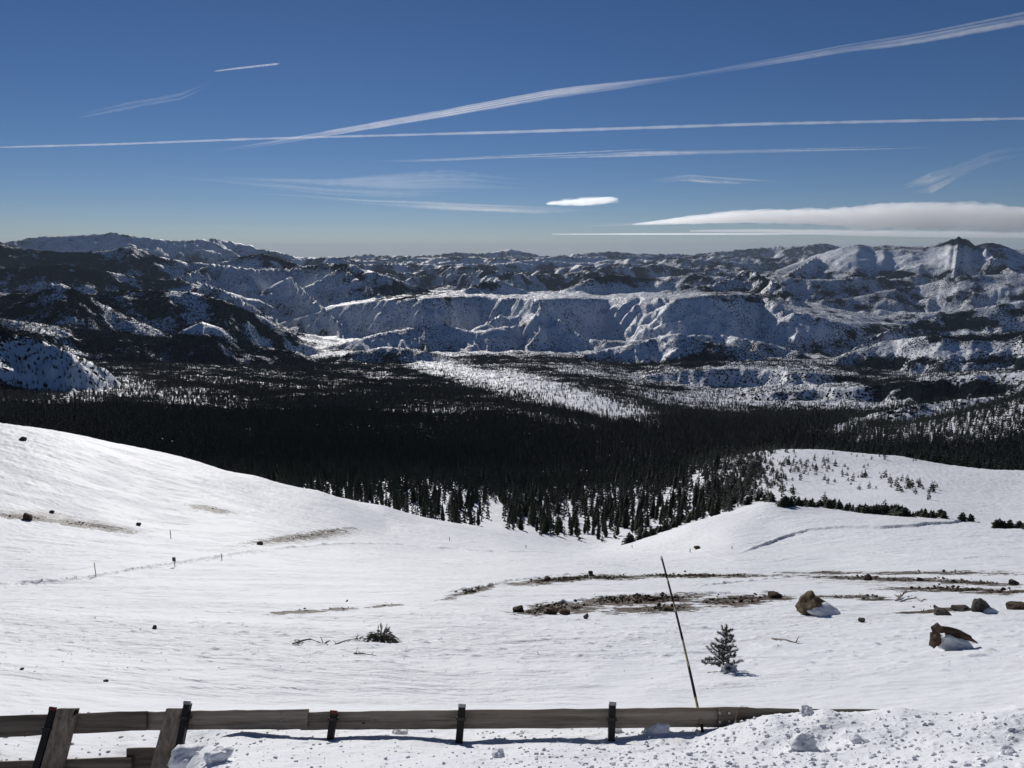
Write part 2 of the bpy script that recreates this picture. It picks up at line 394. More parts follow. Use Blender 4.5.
FOREST = [  # cu, cv, ru, rv, angle, value, rmin, rmax
 (100,300,300,40,3,.80,2500,14000), (60,262,200,16,2,.98,6000,15000), (280,262,70,10,5,.95,8000,14000),
 (130,308,140,8,4,.85,3000,9000), (200,338,60,8,4,.9,3000,9000), (60,282,22,5,0,.2,4000,7000),
 (110,324,60,4,3,.6,2500,7000), (240,300,40,5,12,.6,3000,9000), (205,328,26,8,0,.05,3800,4300),
 (300,295,120,24,12,.12,6500,12000),(190,272,40,7,10,.6,7500,12000),(275,305,40,7,30,.5,6500,12000),(390,285,40,6,30,.35,7500,12000),
 (320,325,50,6,22,.15,2500,7500), (300,318,45,5,20,.05,2500,7500),
 (150,390,200,30,0,.82,1300,3400), (60,372,95,26,15,.42,1500,2400), (130,405,40,8,0,.8,900,3000), (190,400,25,5,0,.6,900,2500),
 (600,322,280,24,0,.07,4800,8500), (430,330,40,9,0,.35,4500,8000), (560,318,30,8,30,.3,4500,8000), (720,318,60,8,20,.2,4500,8000), (530,347,200,4,0,.35,4800,6500), (620,285,210,5,0,.55,6500,12000),
 (395,292,85,8,-5,.85,6000,9000), (770,296,85,7,4,.8,6300,9000), (575,292,110,4.5,0,.12,6200,9500), (640,277,70,6,0,.95,9000,11000), (740,276,50,7,0,.5,8500,11000), (740,280,70,8,-4,.7,7000,12000), (150,245,170,9,2,.34,16000,40000),  # plateau rim forest at both ends is thickened to paint the top less lit
 (540,262,60,3,0,.25,12000,30000), (620,262,40,2,0,.2,12000,30000), (440,262,40,2,0,.2,12000,40000), (510,250,14,2,0,.0,20000,40000),
 (880,258,130,12,0,.05,12000,18000), (800,262,50,5,-8,.25,12000,16000), (900,300,130,9,-8,.6,7000,12500), (880,288,70,4,-6,.75,7000,13500),(980,283,60,4,0,.6,7000,13500),
 (830,320,50,8,25,.5,6000,10000), (1000,318,90,7,-10,.85,4500,9000), (900,325,60,8,-12,.8,4500,9000),
 (950,350,110,8,0,.12,4000,6500), (800,355,70,10,0,.62,3200,7000), (760,372,90,7,0,.35,3000,6000),
 (640,352,60,8,0,.12,4000,6500), (600,372,60,6,8,.5,3000,5000), (400,345,60,7,5,.4,3500,6000),
 (760,384,130,7,3,.25,2500,4500), (800,400,130,9,3,.42,2200,4500), (960,372,80,9,0,.45,2500,4800), (700,405,60,8,10,.4,2300,4500),  # forest density raised at mid right to paint in part of a shaded band
 (790,425,180,10,0,.84,700,2600), (680,440,100,30,0,.93,500,2500),
 (528,386,125,13,13,.10,1500,3400), (600,408,60,9,14,.12,1200,2800), (440,365,40,7,8,.12,2400,4300), (350,340,40,5,10,.1,3000,6500),
 (560,420,60,4,10,.6,900,2200),
 (955,420,115,25,-8,.34,900,1800), (850,425,24,7,-25,.15,1000,1800), (970,452,90,5,8,.7,620,1000),
]

def cover(az, lr, z):
    r = np.exp(lr)
    X = r * np.sin(az); Y = r * np.cos(az)
    u, v = to_uv(X, Y, z)
    wu = u + 14 * fbm(az * 26, lr * 14, 3, 301); wv = v + 5 * fbm(az * 26 + 9, lr * 14, 3, 302)
    f = np.where(r > 250, .88, 0.0)
    f = np.where(r > 5000, .52 + .5 * fbm(az * 26, lr * 20, 3, 304), f)
    f = np.where(r > 12000, .72 + .9 * fbm(az * 30, lr * 24, 3, 303), f)
    for cu, cv, ru, rv, an, vl, r0, r1 in FOREST:
        mm = blob(wu, wv, cu, cv, ru, rv, an) * ((r > r0 * .93) & (r < r1 * 1.07))
        f = f * (1 - mm) + vl * mm
    # bench and slope near the viewer stay open; meadow at right
    crest_r = np.interp(u, [-300, 0, 256, 400, 512, 600, 690, 730, 780, 900, 1024, 1300], [250, 245, 240, 235, 232, 235, 225, 250, 560, 575, 590, 600])
    f = f * sstep(crest_r, crest_r * 1.10, r)
    gully = blob(u, v, 495, 520, 13, 22, -10, 3) * (r > 200) * (r < 520)
    f = f * (1 - .98 * gully)
    edge = sstep(640, 240, r) * (r > 200) * sstep(760, 690, u)
    f = f * (1 - .45 * edge)
    tongue = blob(wu, v, 592, 502, 28, 3, -16, 2) + blob(wu, v, 700, 478, 34, 12, -30, 2) * .7
    f = f * (1 - .8 * np.clip(tongue, 0, 1))
    # bare ground (near) and rock (far)
    b = np.zeros_like(f)
    gri = np.zeros_like(f)
    w2u = u + 5 * fbm(X / 3, Y / 2, 3, 311); w2v = v + 2.0 * fbm(X / 3 + 5, Y / 2, 3, 312)
    nearm = r < 260
    def patch(cu, cv, ru, rv, an, vl, lst):
        lst[:] = np.maximum(lst, (vl + (.09 if lst is b else 0)) * blob(w2u, w2v, cu, cv, ru, rv, an, 1.5) * nearm)
    for a in [(560,609,52,6.5,-4,.62),(640,600,75,5.5,-3,.72),(735,601,62,6,-3,.60),(545,610,32,7,-8,.66),(660,609,60,5,-3,.54),
              (700,576,90,2.0,0,.68),(560,580,60,3.2,-5,.64),(470,592,32,3,-14,.58),(610,578,40,2.4,0,.66),
              (880,579,90,2.2,2,.60),(960,582,70,2.5,3,.64),(955,590,80,2.4,1,.62),(850,597,45,2,0,.52),(875,599,20,2,0,.58),(1000,592,45,2.5,0,.6),
              (300,612,34,2.2,-3,.5),(340,609,22,2.5,-2,.56),(385,606,24,1.6,-5,.52),
              (30,518,46,3.2,5,.56),(85,525,52,3.4,9,.54),(210,509,28,3,10,.50),(300,537,60,4,-7,.52),(330,531,30,2.5,-5,.52),
              (940,573,110,2,0,.5),(830,573,60,1.5,0,.5),(930,611,34,2.5,-6,.6)]:
        patch(*a, b)
    for a in [(40,516,75,9,6,1.0),(105,526,60,6,9,1.0),(210,510,45,5,10,.95),(310,538,90,7,-6,.95),(240,545,70,3,-10,.8),(640,605,150,15,-2,.75),
              (900,582,180,9,2,.85),(600,578,130,6,-3,.7),(330,612,100,7,-4,.7),(60,500,120,14,5,.5),(900,625,160,14,0,.45),(230,440,150,8,12,.4),
              (390,640,60,6,-5,.6),(940,610,60,8,0,.7),(250,520,40,6,10,.5)]:
        patch(*a, gri)
    farb = np.zeros_like(f)
    for cu, cv, ru, rv, an, vl, r0, r1 in [(958,240,22,5,0,.55,12000,17000),(930,243,24,3,0,.7,12000,17000),(995,245,22,4,0,.75,12000,17000),(900,249,60,6,0,.45,12000,17000),
         (960,262,90,12,0,.30,9000,17000),(600,315,260,22,0,.22,4500,8000),(500,325,70,14,0,.38,4500,8000),(270,295,90,20,10,.25,7000,12000),(40,360,80,26,10,.3,1500,2600),
         (800,345,300,22,0,.2,3000,9000)]:
        farb = np.maximum(farb, vl * blob(wu, wv, cu, cv, ru, rv, an) * (r > r0) * (r < r1))
    b = np.where(r > 600, farb, b)
    b = np.where((b > 0) | (r < 600), b, 0)
    return np.clip(f, 0, 1.2), np.clip(b, 0, 1), np.clip(gri, 0, 1), u, v

# ------------------------------------------------------------------ terrain mesh (polar grid around the lookout, fine inside the view)
AZ_IN = np.arange(-0.74, 0.7401, 0.00142)
AZ_OUT_R = 0.74 + np.cumsum(np.geomspace(0.004, 0.12, 44)); AZ_OUT_R = AZ_OUT_R[AZ_OUT_R < math.pi]
AZ = np.concatenate([-np.append(AZ_OUT_R, math.pi)[::-1], AZ_IN, np.append(AZ_OUT_R, math.pi)])
LR = np.concatenate([np.linspace(math.log(.4), math.log(3.3), 14)[:-1],
                     np.arange(math.log(3.3), math.log(5.6), .0028),
                     np.arange(math.log(5.6), math.log(280), .0042),
                     np.arange(math.log(280), math.log(12000), .0062),
                     np.arange(math.log(12000), math.log(40000), .0042),
                     np.linspace(math.log(40300), math.log(110000), 20)])
GA, GL = np.meshgrid(AZ, LR)
GZ = terrain(GA.ravel(), GL.ravel()).reshape(GA.shape)

# banks and tracks pressed in the snow (world lines across the slope)
def world_line(uv):
    P = [ground_pt(u_, v_, detail=False) for u_, v_ in uv]
    return np.array([math.atan2(p.x, p.y) for p in P]), np.array([math.hypot(p.x, p.y) for p in P])
GR = np.exp(GL)
def bank(uv, h, w, lumps=0.0, lam=2.0, seed=1, front=0.5):
    a_, r_ = world_line(uv)
    o = np.argsort(a_); a_, r_ = a_[o], r_[o]
    i0, i1 = np.searchsorted(LR, [math.log(r_.min() - 8 * w), math.log(r_.max() + 8 * w)])
    GA, GR, GZ = [q[i0:i1] for q in (globals()['GA'], globals()['GR'], globals()['GZ'])]
    rl = np.interp(GA, a_, r_)
    inside = sstep(a_[0] - .002, a_[0] + .04, GA) * sstep(a_[-1] + .002, a_[-1] - .03, GA)
    d = (GR - rl) / w
    prof = np.where(d < 0, np.exp(-(d / front) ** 2), np.exp(-(d / 2.2) ** 2))
    X = GR * np.sin(GA); Y = GR * np.cos(GA)
    m = np.abs(d) < 6
    a = np.zeros_like(GZ)
    a[m] = h * prof[m] * inside[m] * (1 + lumps * fbm(X[m] / lam, Y[m] / lam, 3, seed))
    GZ[:] += a
bank([(735,556),(760,548),(785,539),(808,532),(845,529),(880,529),(915,526),(945,523),(985,521)], 0.55, 1.2, .35, 9, 401)
bank([(-30,590),(0,586),(30,583),(60,581),(100,575),(140,569),(180,564),(220,558),(262,551)], .20, .6, 1.5, 1.0, 402)
bank([(262,551),(300,547),(350,545),(400,545),(450,547),(500,551),(560,553)], .20, 1.0, 1.6, 3.5, 403)
bank([(0,579),(60,574),(130,563),(200,556),(260,546)], .06, .6, 1.8, 2.5, 404)
bank([(440,593),(470,590),(500,584),(545,577),(590,573),(660,573),(760,575)], .14, .4, 1.6, 1.6, 405)
bank([(520,612),(545,606),(590,599),(640,596),(700,595),(790,593)], .10, .3, 1.6, 1.0, 406)
bank([(690,588),(790,577),(880,578),(960,582),(1030,584)], .12, .5, 1.6, 1.6, 407)
bank([(900,590),(950,588),(1030,590)], .08, .35, 1.5, 1.1, 408)
bank([(0,692),(200,688),(400,690),(700,684),(1030,690)], .016, .10, 1.5, 1.2, 409)
bank([(0,670),(250,668),(500,672),(800,664),(1030,668)], .016, .12, 1.5, 1.2, 410)

_r = random.Random(8)
for k_ in range(22):                                       # old ski and machine tracks crossing the slope
    u0_ = _r.uniform(380, 900); v0_ = _r.uniform(530, 566) if k_ < 16 else _r.uniform(575, 650); L_ = _r.uniform(120, 420); b_ = _r.uniform(-12, 12); t_ = _r.uniform(-10, 10)
    if v0_ < 540 and u0_ < 700: v0_ += 16
    ln = [(u0_ + L_ * q / 6, min(566, max(527 if u0_ + L_ * q / 6 > 740 else 551, v0_ + b_ * math.sin(q * .5) + t_ * q / 6)) if k_ < 16 else v0_ + b_ * .7 * math.sin(q * .5)) for q in range(7)]
    ln = [x for x in ln if x[0] < 1060]
    if len(ln) > 2: bank(ln, (.09 if k_ < 16 else .035) * _r.choice((1, 1, -1)), .5 if k_ < 16 else .22, 1.0, 4, 430 + k_)

CF, CB, CG, GU, GV = [q.reshape(GA.shape) for q in cover(GA.ravel(), GL.ravel(), GZ.ravel())]
GX = GR * np.sin(GA); GY = GR * np.cos(GA)

def surf_z(x, y):
    """height of the built ground at arrays x, y"""
    x = np.atleast_1d(x); y = np.atleast_1d(y)
    a = np.arctan2(x, y); l = np.log(np.hypot(x, y))
    i = np.clip(np.searchsorted(LR, l) - 1, 0, len(LR) - 2); j = np.clip(np.searchsorted(AZ, a) - 1, 0, len(AZ) - 2)
    ti = (l - LR[i]) / (LR[i + 1] - LR[i]); tj = (a - AZ[j]) / (AZ[j + 1] - AZ[j])
    return (GZ[i, j] * (1 - ti) + GZ[i + 1, j] * ti) * (1 - tj) + (GZ[i, j + 1] * (1 - ti) + GZ[i + 1, j + 1] * ti) * tj

def grid_obj(name, i0, i1, mat):
    A_ = slice(i0, i1 + 1)
    x, y, z = GX[A_], GY[A_], GZ[A_]
    nr, na = x.shape
    co = np.stack([x, y, z], -1).reshape(-1, 3).astype(np.float32)
    idx = np.arange(nr * na).reshape(nr, na)
    q = np.stack([idx[:-1, :-1], idx[:-1, 1:], idx[1:, 1:], idx[1:, :-1]], -1).reshape(-1, 4)[:, ::-1]
    me = bpy.data.meshes.new(name)
    me.vertices.add(len(co)); me.vertices.foreach_set('co', co.ravel())
    me.loops.add(q.size); me.loops.foreach_set('vertex_index', q.ravel().astype(np.int32))
    me.polygons.add(len(q)); me.polygons.foreach_set('loop_start', np.arange(0, q.size, 4, dtype=np.int32))
    me.update(calc_edges=True)
    at = me.color_attributes.new('cover', 'FLOAT_COLOR', 'POINT')
    gf = CF[A_] * np.where((GR[A_] < 2800) & (CF[A_] < .7), .45, 1.0)
    c = np.stack([gf, CB[A_], CG[A_], np.ones_like(CF[A_])], -1).astype(np.float32)
    at.data.foreach_set('color', c.ravel())
    me.polygons.foreach_set('use_smooth', np.ones(len(q), bool))
    me.materials.append(mat)
    o = bpy.data.objects.new(name, me); COL.objects.link(o)
    o['kind'] = 'structure'
    return o

i_a = int(np.searchsorted(LR, math.log(620))); i_b = int(np.searchsorted(LR, math.log(2400)))
M_near = ground_material('trodden_snow', False); M_far = ground_material('mountain_snow', True)
grid_obj('snow_slope', 0, i_a, M_near)
grid_obj('valley_terrain', i_a, i_b, M_far)
grid_obj('mountain_terrain', i_b, len(LR) - 1, M_far)
print('terrain', GZ.shape, GZ.min(), GZ.max())

# ------------------------------------------------------------------ object helpers
def tag(o, label=None, cat=None, group=None, kind=None):
    if label: o['label'] = label
    if cat: o['category'] = cat
    if group: o['group'] = group
    if kind: o['kind'] = kind
    return o

def empty(name, loc):
    o = bpy.data.objects.new(name, None); COL.objects.link(o); o.location = loc; o.empty_display_size = .2
    return o

def mesh_obj(name, verts, faces, mat, parent=None, smooth=False, origin=None):
    """one mesh object; verts in world coordinates, stored relative to its origin / its parent"""
    v = np.asarray(verts, float)
    if parent is not None: org = np.array(parent.matrix_world.translation) if False else np.array(parent.location)
    elif origin is not None: org = np.array(origin)
    else: org = np.zeros(3)
    me = bpy.data.meshes.new(name); me.from_pydata([tuple(p) for p in (v - org)], [], [tuple(int(i) for i in f) for f in faces])
    me.update(); me.materials.append(mat)
    if smooth: me.polygons.foreach_set('use_smooth', np.ones(len(me.polygons), bool))
    o = bpy.data.objects.new(name, me); COL.objects.link(o)
    if parent is not None: o.parent = parent
    else: o.location = org
    return o

def fix_normals(o):
    import bmesh
    bm = bmesh.new(); bm.from_mesh(o.data); bmesh.ops.recalc_face_normals(bm, faces=bm.faces); bm.to_mesh(o.data); bm.free()

class MB:
    def __init__(s): s.v = []; s.f = []
    def add(s, v, f):
        k = len(s.v); s.v += [tuple(p) for p in v]; s.f += [tuple(i + k for i in q) for q in f]
    def box(s, c, ax, ay, az):
        c = Vector(c); v = [c + ax * i + ay * j + az * k for i in (-1, 1) for j in (-1, 1) for k in (-1, 1)]
        s.add(v, [(0,1,3,2),(4,6,7,5),(0,4,5,1),(2,3,7,6),(0,2,6,4),(1,5,7,3)])
    def tube(s, P, rad, seg=8):
        P = [Vector(p) for p in P]; n_ = len(P); k = len(s.v)
        for i, p in enumerate(P):
            t = (P[min(i + 1, n_ - 1)] - P[max(i - 1, 0)]).normalized()
            a = t.orthogonal().normalized(); b = t.cross(a)
            rr_ = rad[i] if hasattr(rad, '__len__') else rad
            for j in range(seg):
                an = 2 * math.pi * j / seg
                s.v.append(tuple(p + a * math.cos(an) * rr_ + b * math.sin(an) * rr_))
        for i in range(n_ - 1):
            for j in range(seg):
                s.f.append((k + i * seg + j, k + i * seg + (j + 1) % seg, k + (i + 1) * seg + (j + 1) % seg, k + (i + 1) * seg + j))
        s.f.append(tuple(k + j for j in range(seg))[::-1]); s.f.append(tuple(k + (n_ - 1) * seg + j for j in range(seg)))
    def build(s, name, mat, parent=None, smooth=False, origin=None):
        o = mesh_obj(name, s.v, s.f, mat, parent, smooth, origin); fix_normals(o); return o

# ------------------------------------------------------------------ materials for things
def wood_mat(name, sx, sy, sz, tint=1.0):
    m, nt = new_mat(name)
    co_ = N(nt, 'ShaderNodeNewGeometry').outputs['Position']
    g = noise(nt, co_, 19, 8, .72, sx, sy, sz); g2 = noise(nt, co_, 3.2, 4, .6, sx * 2.4, sy * .8, sz * .8)
    k = noise(nt, co_, 2.7, 2, .5, 2.0 if sx < sz else 4, 4, 4)
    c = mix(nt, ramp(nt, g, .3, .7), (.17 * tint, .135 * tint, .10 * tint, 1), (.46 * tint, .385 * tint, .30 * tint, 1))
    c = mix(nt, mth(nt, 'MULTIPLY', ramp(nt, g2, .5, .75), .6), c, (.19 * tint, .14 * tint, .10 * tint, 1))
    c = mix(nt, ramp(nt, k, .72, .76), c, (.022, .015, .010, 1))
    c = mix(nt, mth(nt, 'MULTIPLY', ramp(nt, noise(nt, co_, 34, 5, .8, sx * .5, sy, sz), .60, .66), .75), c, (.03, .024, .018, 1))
    principled(nt, c, .85, .15, bump(nt, g, .8, .008))
    return m
M_rail = wood_mat('weathered_rail_wood', .06, 1, 1.5)
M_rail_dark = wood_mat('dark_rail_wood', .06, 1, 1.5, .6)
M_post = wood_mat('weathered_post_wood', 1.4, 1, .07, .82)

def plain_mat(name, col, rough=.6, metal=0.0, nscale=30, var=.35):
    m, nt = new_mat(name)
    p = N(nt, 'ShaderNodeNewGeometry').outputs['Position']
    nz = noise(nt, p, nscale, 4, .6)
    c = mix(nt, ramp(nt, nz, .3, .7), tuple(x * (1 - var) for x in col), tuple(min(1, x * (1 + var)) for x in col))
    principled(nt, c, rough, .3, bump(nt, nz, .25, .004), Metallic=metal)
    return m
M_steel = plain_mat('black_steel', (.018, .017, .017), .55, .3)
M_bracket = plain_mat('worn_bracket_steel', (.05, .045, .04), .5, .6)
M_red = plain_mat('faded_red_paint', (.16, .025, .02), .6)
M_bolt = plain_mat('galvanised_bolt', (.35, .34, .33), .4, .8)
M_tape = plain_mat('black_tape', (.012, .012, .013), .5)
M_cane = plain_mat('bamboo_cane', (.42, .32, .16), .55, 0, 50, .3)
M_sign = plain_mat('dark_sign_panel', (.05, .05, .06), .5)

def snow_mat():
    m, nt = new_mat('clumped_snow')
    p = N(nt, 'ShaderNodeNewGeometry').outputs['Position']
    h = mth(nt, 'ADD', noise(nt, p, 9, 5, .65), mth(nt, 'MULTIPLY', noise(nt, p, 45, 3, .6), .2))
    principled(nt, mix(nt, noise(nt, p, 2, 3), (.80, .82, .85, 1), (.86, .87, .885, 1)), .65, .25, bump(nt, h, .6, .03))
    return m
M_snow = snow_mat()

def rock_mat(name, a, b, c3, scale=3.0):
    m, nt = new_mat(name)
    p = N(nt, 'ShaderNodeNewGeometry').outputs['Position']
    n1 = noise(nt, p, scale, 7, .68); n2 = noise(nt, p, scale * .35, 4, .6); n3 = noise(nt, p, scale * 3, 5, .7)
    c = mix(nt, ramp(nt, n1, .32, .68), (*a, 1), (*b, 1))
    c = mix(nt, ramp(nt, n2, .48, .66), c, (*c3, 1))
    c = mix(nt, ramp(nt, n3, .56, .70), c, tuple(x * .35 for x in a) + (1,))
    principled(nt, c, .9, .15, bump(nt, mth(nt, 'ADD', n1, mth(nt, 'MULTIPLY', n3, .4)), .9, .12))
    return m
M_rock_tan = rock_mat('tan_lichen_rock', (.05, .038, .026), (.27, .20, .125), (.17, .11, .055), 5)
M_rock_brown = rock_mat('brown_banded_rock', (.032, .024, .018), (.19, .13, .085), (.10, .07, .048), 6)
M_rock_grey = rock_mat('grey_brown_rock', (.04, .036, .032), (.17, .15, .13), (.10, .09, .075), 5)

def foliage_mat(name, a, b, trans=.0):
    m, nt = new_mat(name)
    p = N(nt, 'ShaderNodeNewGeometry').outputs['Position']
    oi = N(nt, 'ShaderNodeObjectInfo').outputs['Random']
    nz = noise(nt, p, 1.3, 3, .6)
    c = mix(nt, ramp(nt, mth(nt, 'ADD', mth(nt, 'MULTIPLY', nz, .6), mth(nt, 'MULTIPLY', oi, .4)), .25, .75), (*a, 1), (*b, 1))
    principled(nt, c, .7, .15)
    return m
M_needle = foliage_mat('dark_conifer_needles', (.020, .032, .020), (.060, .078, .045))
M_needle_far = foliage_mat('forest_needles', (.014, .024, .018), (.042, .058, .038))
M_needle_sap = foliage_mat('grey_green_needles', (.07, .085, .065), (.16, .175, .14))
M_needle_scrub = foliage_mat('olive_scrub_needles', (.09, .10, .075), (.22, .21, .16))
M_bark = plain_mat('conifer_bark', (.07, .055, .042), .9, 0, 4)
M_deadwood = plain_mat('bleached_deadwood', (.26, .22, .18), .9, 0, 20)

# ------------------------------------------------------------------ conifers
def crown_mesh(seed, whorls, per, segs, w=.17, low=.10, ragged=.35):
    """crown of unit height: whorls of drooping boughs, each a bent spray with side tips"""
    rg = random.Random(seed); V = []; Fc = []
    lean = (rg.uniform(-.015, .015), rg.uniform(-.015, .015))
    skip = rg.random() * 6.28
    for i in range(whorls):
        t = i / (whorls - 1)
        h = low + (1 - low) * (t ** .92)
        rad = w * ((1 - t) ** .75) * (1 - .25 * math.exp(-t * 12)) + .012
        for j in range(per):
            an = 2 * math.pi * (j + rg.random() * .7) / per + i * 1.3
            L = rad * rg.uniform(1 - ragged, 1 + ragged * .6)
            if math.cos(an - skip) > .8 and rg.random() < .3: L *= .55
            hh = h + rg.uniform(-.5, .5) * (1 - low) / whorls
            droop = .30 * L + .01
            ca, sa = math.cos(an), math.sin(an)
            cx, cy = lean[0] * hh, lean[1] * hh
            wd = L * rg.uniform(.34, .55)
            base = len(V)
            # root, mid-left, mid-right, under, tip
            def P(d, s_, z_): return (cx + ca * d - sa * s_, cy + sa * d + ca * s_, z_)
            up = .05 * (1 - t) + .02
            V += [P(0, 0, hh + up * .7), P(L * .55, wd * .5, hh - droop * .25), P(L * .55, -wd * .5, hh - droop * .25), P(L * .5, 0, hh + up * .25), P(L, 0, hh - droop), P(L * .35, 0, hh - droop - up * .9)]
            Fc += [(base, base + 1, base + 3), (base, base + 3, base + 2), (base + 3, base + 1, base + 4), (base + 3, base + 4, base + 2), (base, base + 5, base + 1), (base, base + 2, base + 5), (base + 5, base + 4, base + 1), (base + 5, base + 2, base + 4)]
            if segs > 1:
                for s_ in (-1, 1):
                    for q in (.45, .8):
                        b2 = len(V); sw = wd * rg.uniform(.7, 1.2) * s_
                        V += [P(L * (q - .12), 0, hh - droop * q * .6), P(L * (q + .12), 0, hh - droop * q), P(L * (q + .18), sw, hh - droop * q - rg.uniform(.0, .02)), P(L * q, sw * .4, hh - droop * q - .02)]
                        Fc += [(b2, b2 + 1, b2 + 2), (b2, b2 + 2, b2 + 3)]
    b = len(V); V += [(.006, 0, .95), (-.006, .005, .95), (0, -.006, .95), (lean[0], lean[1], 1.02)]
    Fc += [(b, b + 1, b + 3), (b + 1, b + 2, b + 3), (b + 2, b, b + 3)]
    return V, Fc

def me_from(name, V, Fc, mat):
    me = bpy.data.meshes.new(name); me.from_pydata(V, [], Fc); me.update(); me.materials.append(mat); return me

def trunk_mesh(name, top=.9, r0=.018):
    mb = MB(); mb.tube([(0, 0, -.06), (0, 0, .1), (.002, 0, .5), (0, 0, top)], [r0 * 1.25, r0, r0 * .55, r0 * .12], 7)
    return me_from(name, mb.v, mb.f, M_bark)

near_crowns = [me_from('conifer_crown', *crown_mesh(11 + i, 15 + (i % 3) * 2, 8, 2, w=[.15, .12, .18, .14, .11, .16][i], low=[.1, .14, .07, .2, .12, .05][i]), M_needle) for i in range(6)]
bush_crowns = [me_from('pine_crown', *crown_mesh(51 + i, 9, 10, 2, w=[.45, .36, .55, .42][i], low=.03, ragged=.55), M_needle) for i in range(4)]
trunk_me = trunk_mesh('conifer_trunk')
far_crowns = [me_from('forest_crown', *crown_mesh(91 + i, 7, 5, 1, w=[.15, .12, .18, .14, .20][i], low=.08), M_needle_far) for i in range(5)]

# candidates: every conifer of basin and meadow
def sample_trees():
    out_ = []
    for r0, r1, area in ((205, 600, 17.0), (600, 1500, 21.0), (1500, 2600, 75.0), (2600, 5200, 190.0)):
        tot = int(.5 * 1.36 * (r1 * r1 - r0 * r0) / area)
        rr_ = np.sqrt(rng.random(tot) * (r1 * r1 - r0 * r0) + r0 * r0); aa = (rng.random(tot) - .5) * 1.36
        l = np.log(rr_)
        i = np.clip(np.searchsorted(LR, l), 0, len(LR) - 1); j = np.clip(np.searchsorted(AZ, aa), 0, len(AZ) - 1)
        f = CF[i, j]
        clump = fbm(rr_ * np.sin(aa) / 28, rr_ * np.cos(aa) / 28, 3, 501)
        keep = rng.random(tot) < np.clip(f * (1.0 + 1.1 * clump * (1.15 - f)), 0, 1) ** 1.1
        out_.append(np.stack([aa[keep], rr_[keep]], 1))
    return np.concatenate(out_)
T = sample_trees()
# running horizon along each azimuth of the grid -> is the top of the tree visible?
SL = GZ / GR
HM = np.maximum.accumulate(np.where(GR > 3.9, SL, -9), axis=0)
ti = np.clip(np.searchsorted(LR, np.log(T[:, 1])), 1, len(LR) - 1); tj = np.clip(np.searchsorted(AZ, T[:, 0]), 0, len(AZ) - 1)
tx, ty = T[:, 1] * np.sin(T[:, 0]), T[:, 1] * np.cos(T[:, 0])
tz = surf_z(tx, ty)
alpine = np.clip((GU[ti, tj] - 690) / 60, 0, 1) * (T[:, 1] < 620)
th = (9.0 + 5.0 * rng.random(len(T)) ** 1.3 + 2.0 * pnoise(tx / 90, ty / 90, 9)) * (.55 + .45 * np.clip((T[:, 1] - 230) / 300, 0, 1))
th = np.where(alpine > .5, 2.0 + 4.5 * rng.random(len(T)) ** 1.6, th)
th *= np.where(rng.random(len(T)) < .12, .55, 1.0)
vis = (tz + th) / T[:, 1] > HM[ti - 1, tj] - .001
T, tx, ty, tz, th, alpine = T[vis], tx[vis], ty[vis], tz[vis], th[vis], alpine[vis]
u_, v_ = to_uv(tx, ty, tz)
# meadow pines: a light scatter of small trees on the open snow at right
mead = []
rg = np.random.default_rng(99)
for k in range(11000):
    uu, vv = rg.uniform(705, 1040), rg.uniform(452, 512)
    d = (1.0 if uu < 800 else .20) * np.clip(1.25 - (uu - 705) / 200, .10, 1) * np.clip((520 - vv) / 30, .3, 1)
    if vv > 478 + max(0, (760 - uu) * .4): d *= .35
    if vv < 462: d = max(d, .35) * (1 if uu < 960 else .5)
    for cu, cv, ru, rv, b_ in ((850, 478, 26, 5, .95), (905, 486, 30, 6, .7), (800, 468, 40, 7, .55), (745, 478, 30, 18, .9), (720, 495, 25, 12, .9)):
        d = max(d * .55, b_ * math.exp(-((uu - cu) / ru) ** 2 - ((vv - cv) / rv) ** 2))
    if rg.random() < min(1, d * 1.1): mead.append((uu, vv))
def uv_ground(list_uv):
    """first crossings of many sight lines with the built ground (beyond 230 m for the meadow)"""
    res = []
    for (uu, vv) in list_uv:
        a, s = azs(uu, vv)
        j = int(np.clip(np.searchsorted(AZ, a), 0, len(AZ) - 1))
        i0 = int(np.searchsorted(LR, math.log(3.35)))
        hit = np.nonzero(SL[i0:, j] >= s)[0]
        if len(hit):
            r = GR[i0 + hit[0], j]; res.append((r * math.sin(a), r * math.cos(a)))
        else: res.append(None)
    return res
mp = [p for p in uv_ground(mead) if p and 195 < math.hypot(*p) < 640]
mp = np.array(mp); mr = np.hypot(mp[:, 0], mp[:, 1]); mh = (1.7 + 3.4 * rg.random(len(mp)) ** 1.5)
print('trees', len(T), len(mp))
ALLX = np.concatenate([tx, mp[:, 0]]); ALLY = np.concatenate([ty, mp[:, 1]]); ALLH = np.concatenate([th, mh])
ALLM = np.concatenate([alpine > .5, np.ones(len(mp), bool)])
ALLZ = surf_z(ALLX, ALLY); ALLR = np.hypot(ALLX, ALLY)
au, av = to_uv(ALLX, ALLY, ALLZ)
aiu = np.clip(np.searchsorted(AZ, np.arctan2(ALLX, ALLY)), 0, len(AZ) - 1); aii = np.clip(np.searchsorted(LR, np.log(ALLR)), 1, len(LR) - 1)
midvis = (ALLZ + ALLH * .45) / ALLR > HM[aii - 1, aiu]
inview = (au > 3) & (au < 1021) & (av < 760) & midvis
order = np.argsort(-np.where(inview, ALLH / ALLR, 0))
N_IND = 292
ind = order[:N_IND]; rest = np.ones(len(ALLX), bool); rest[ind] = False

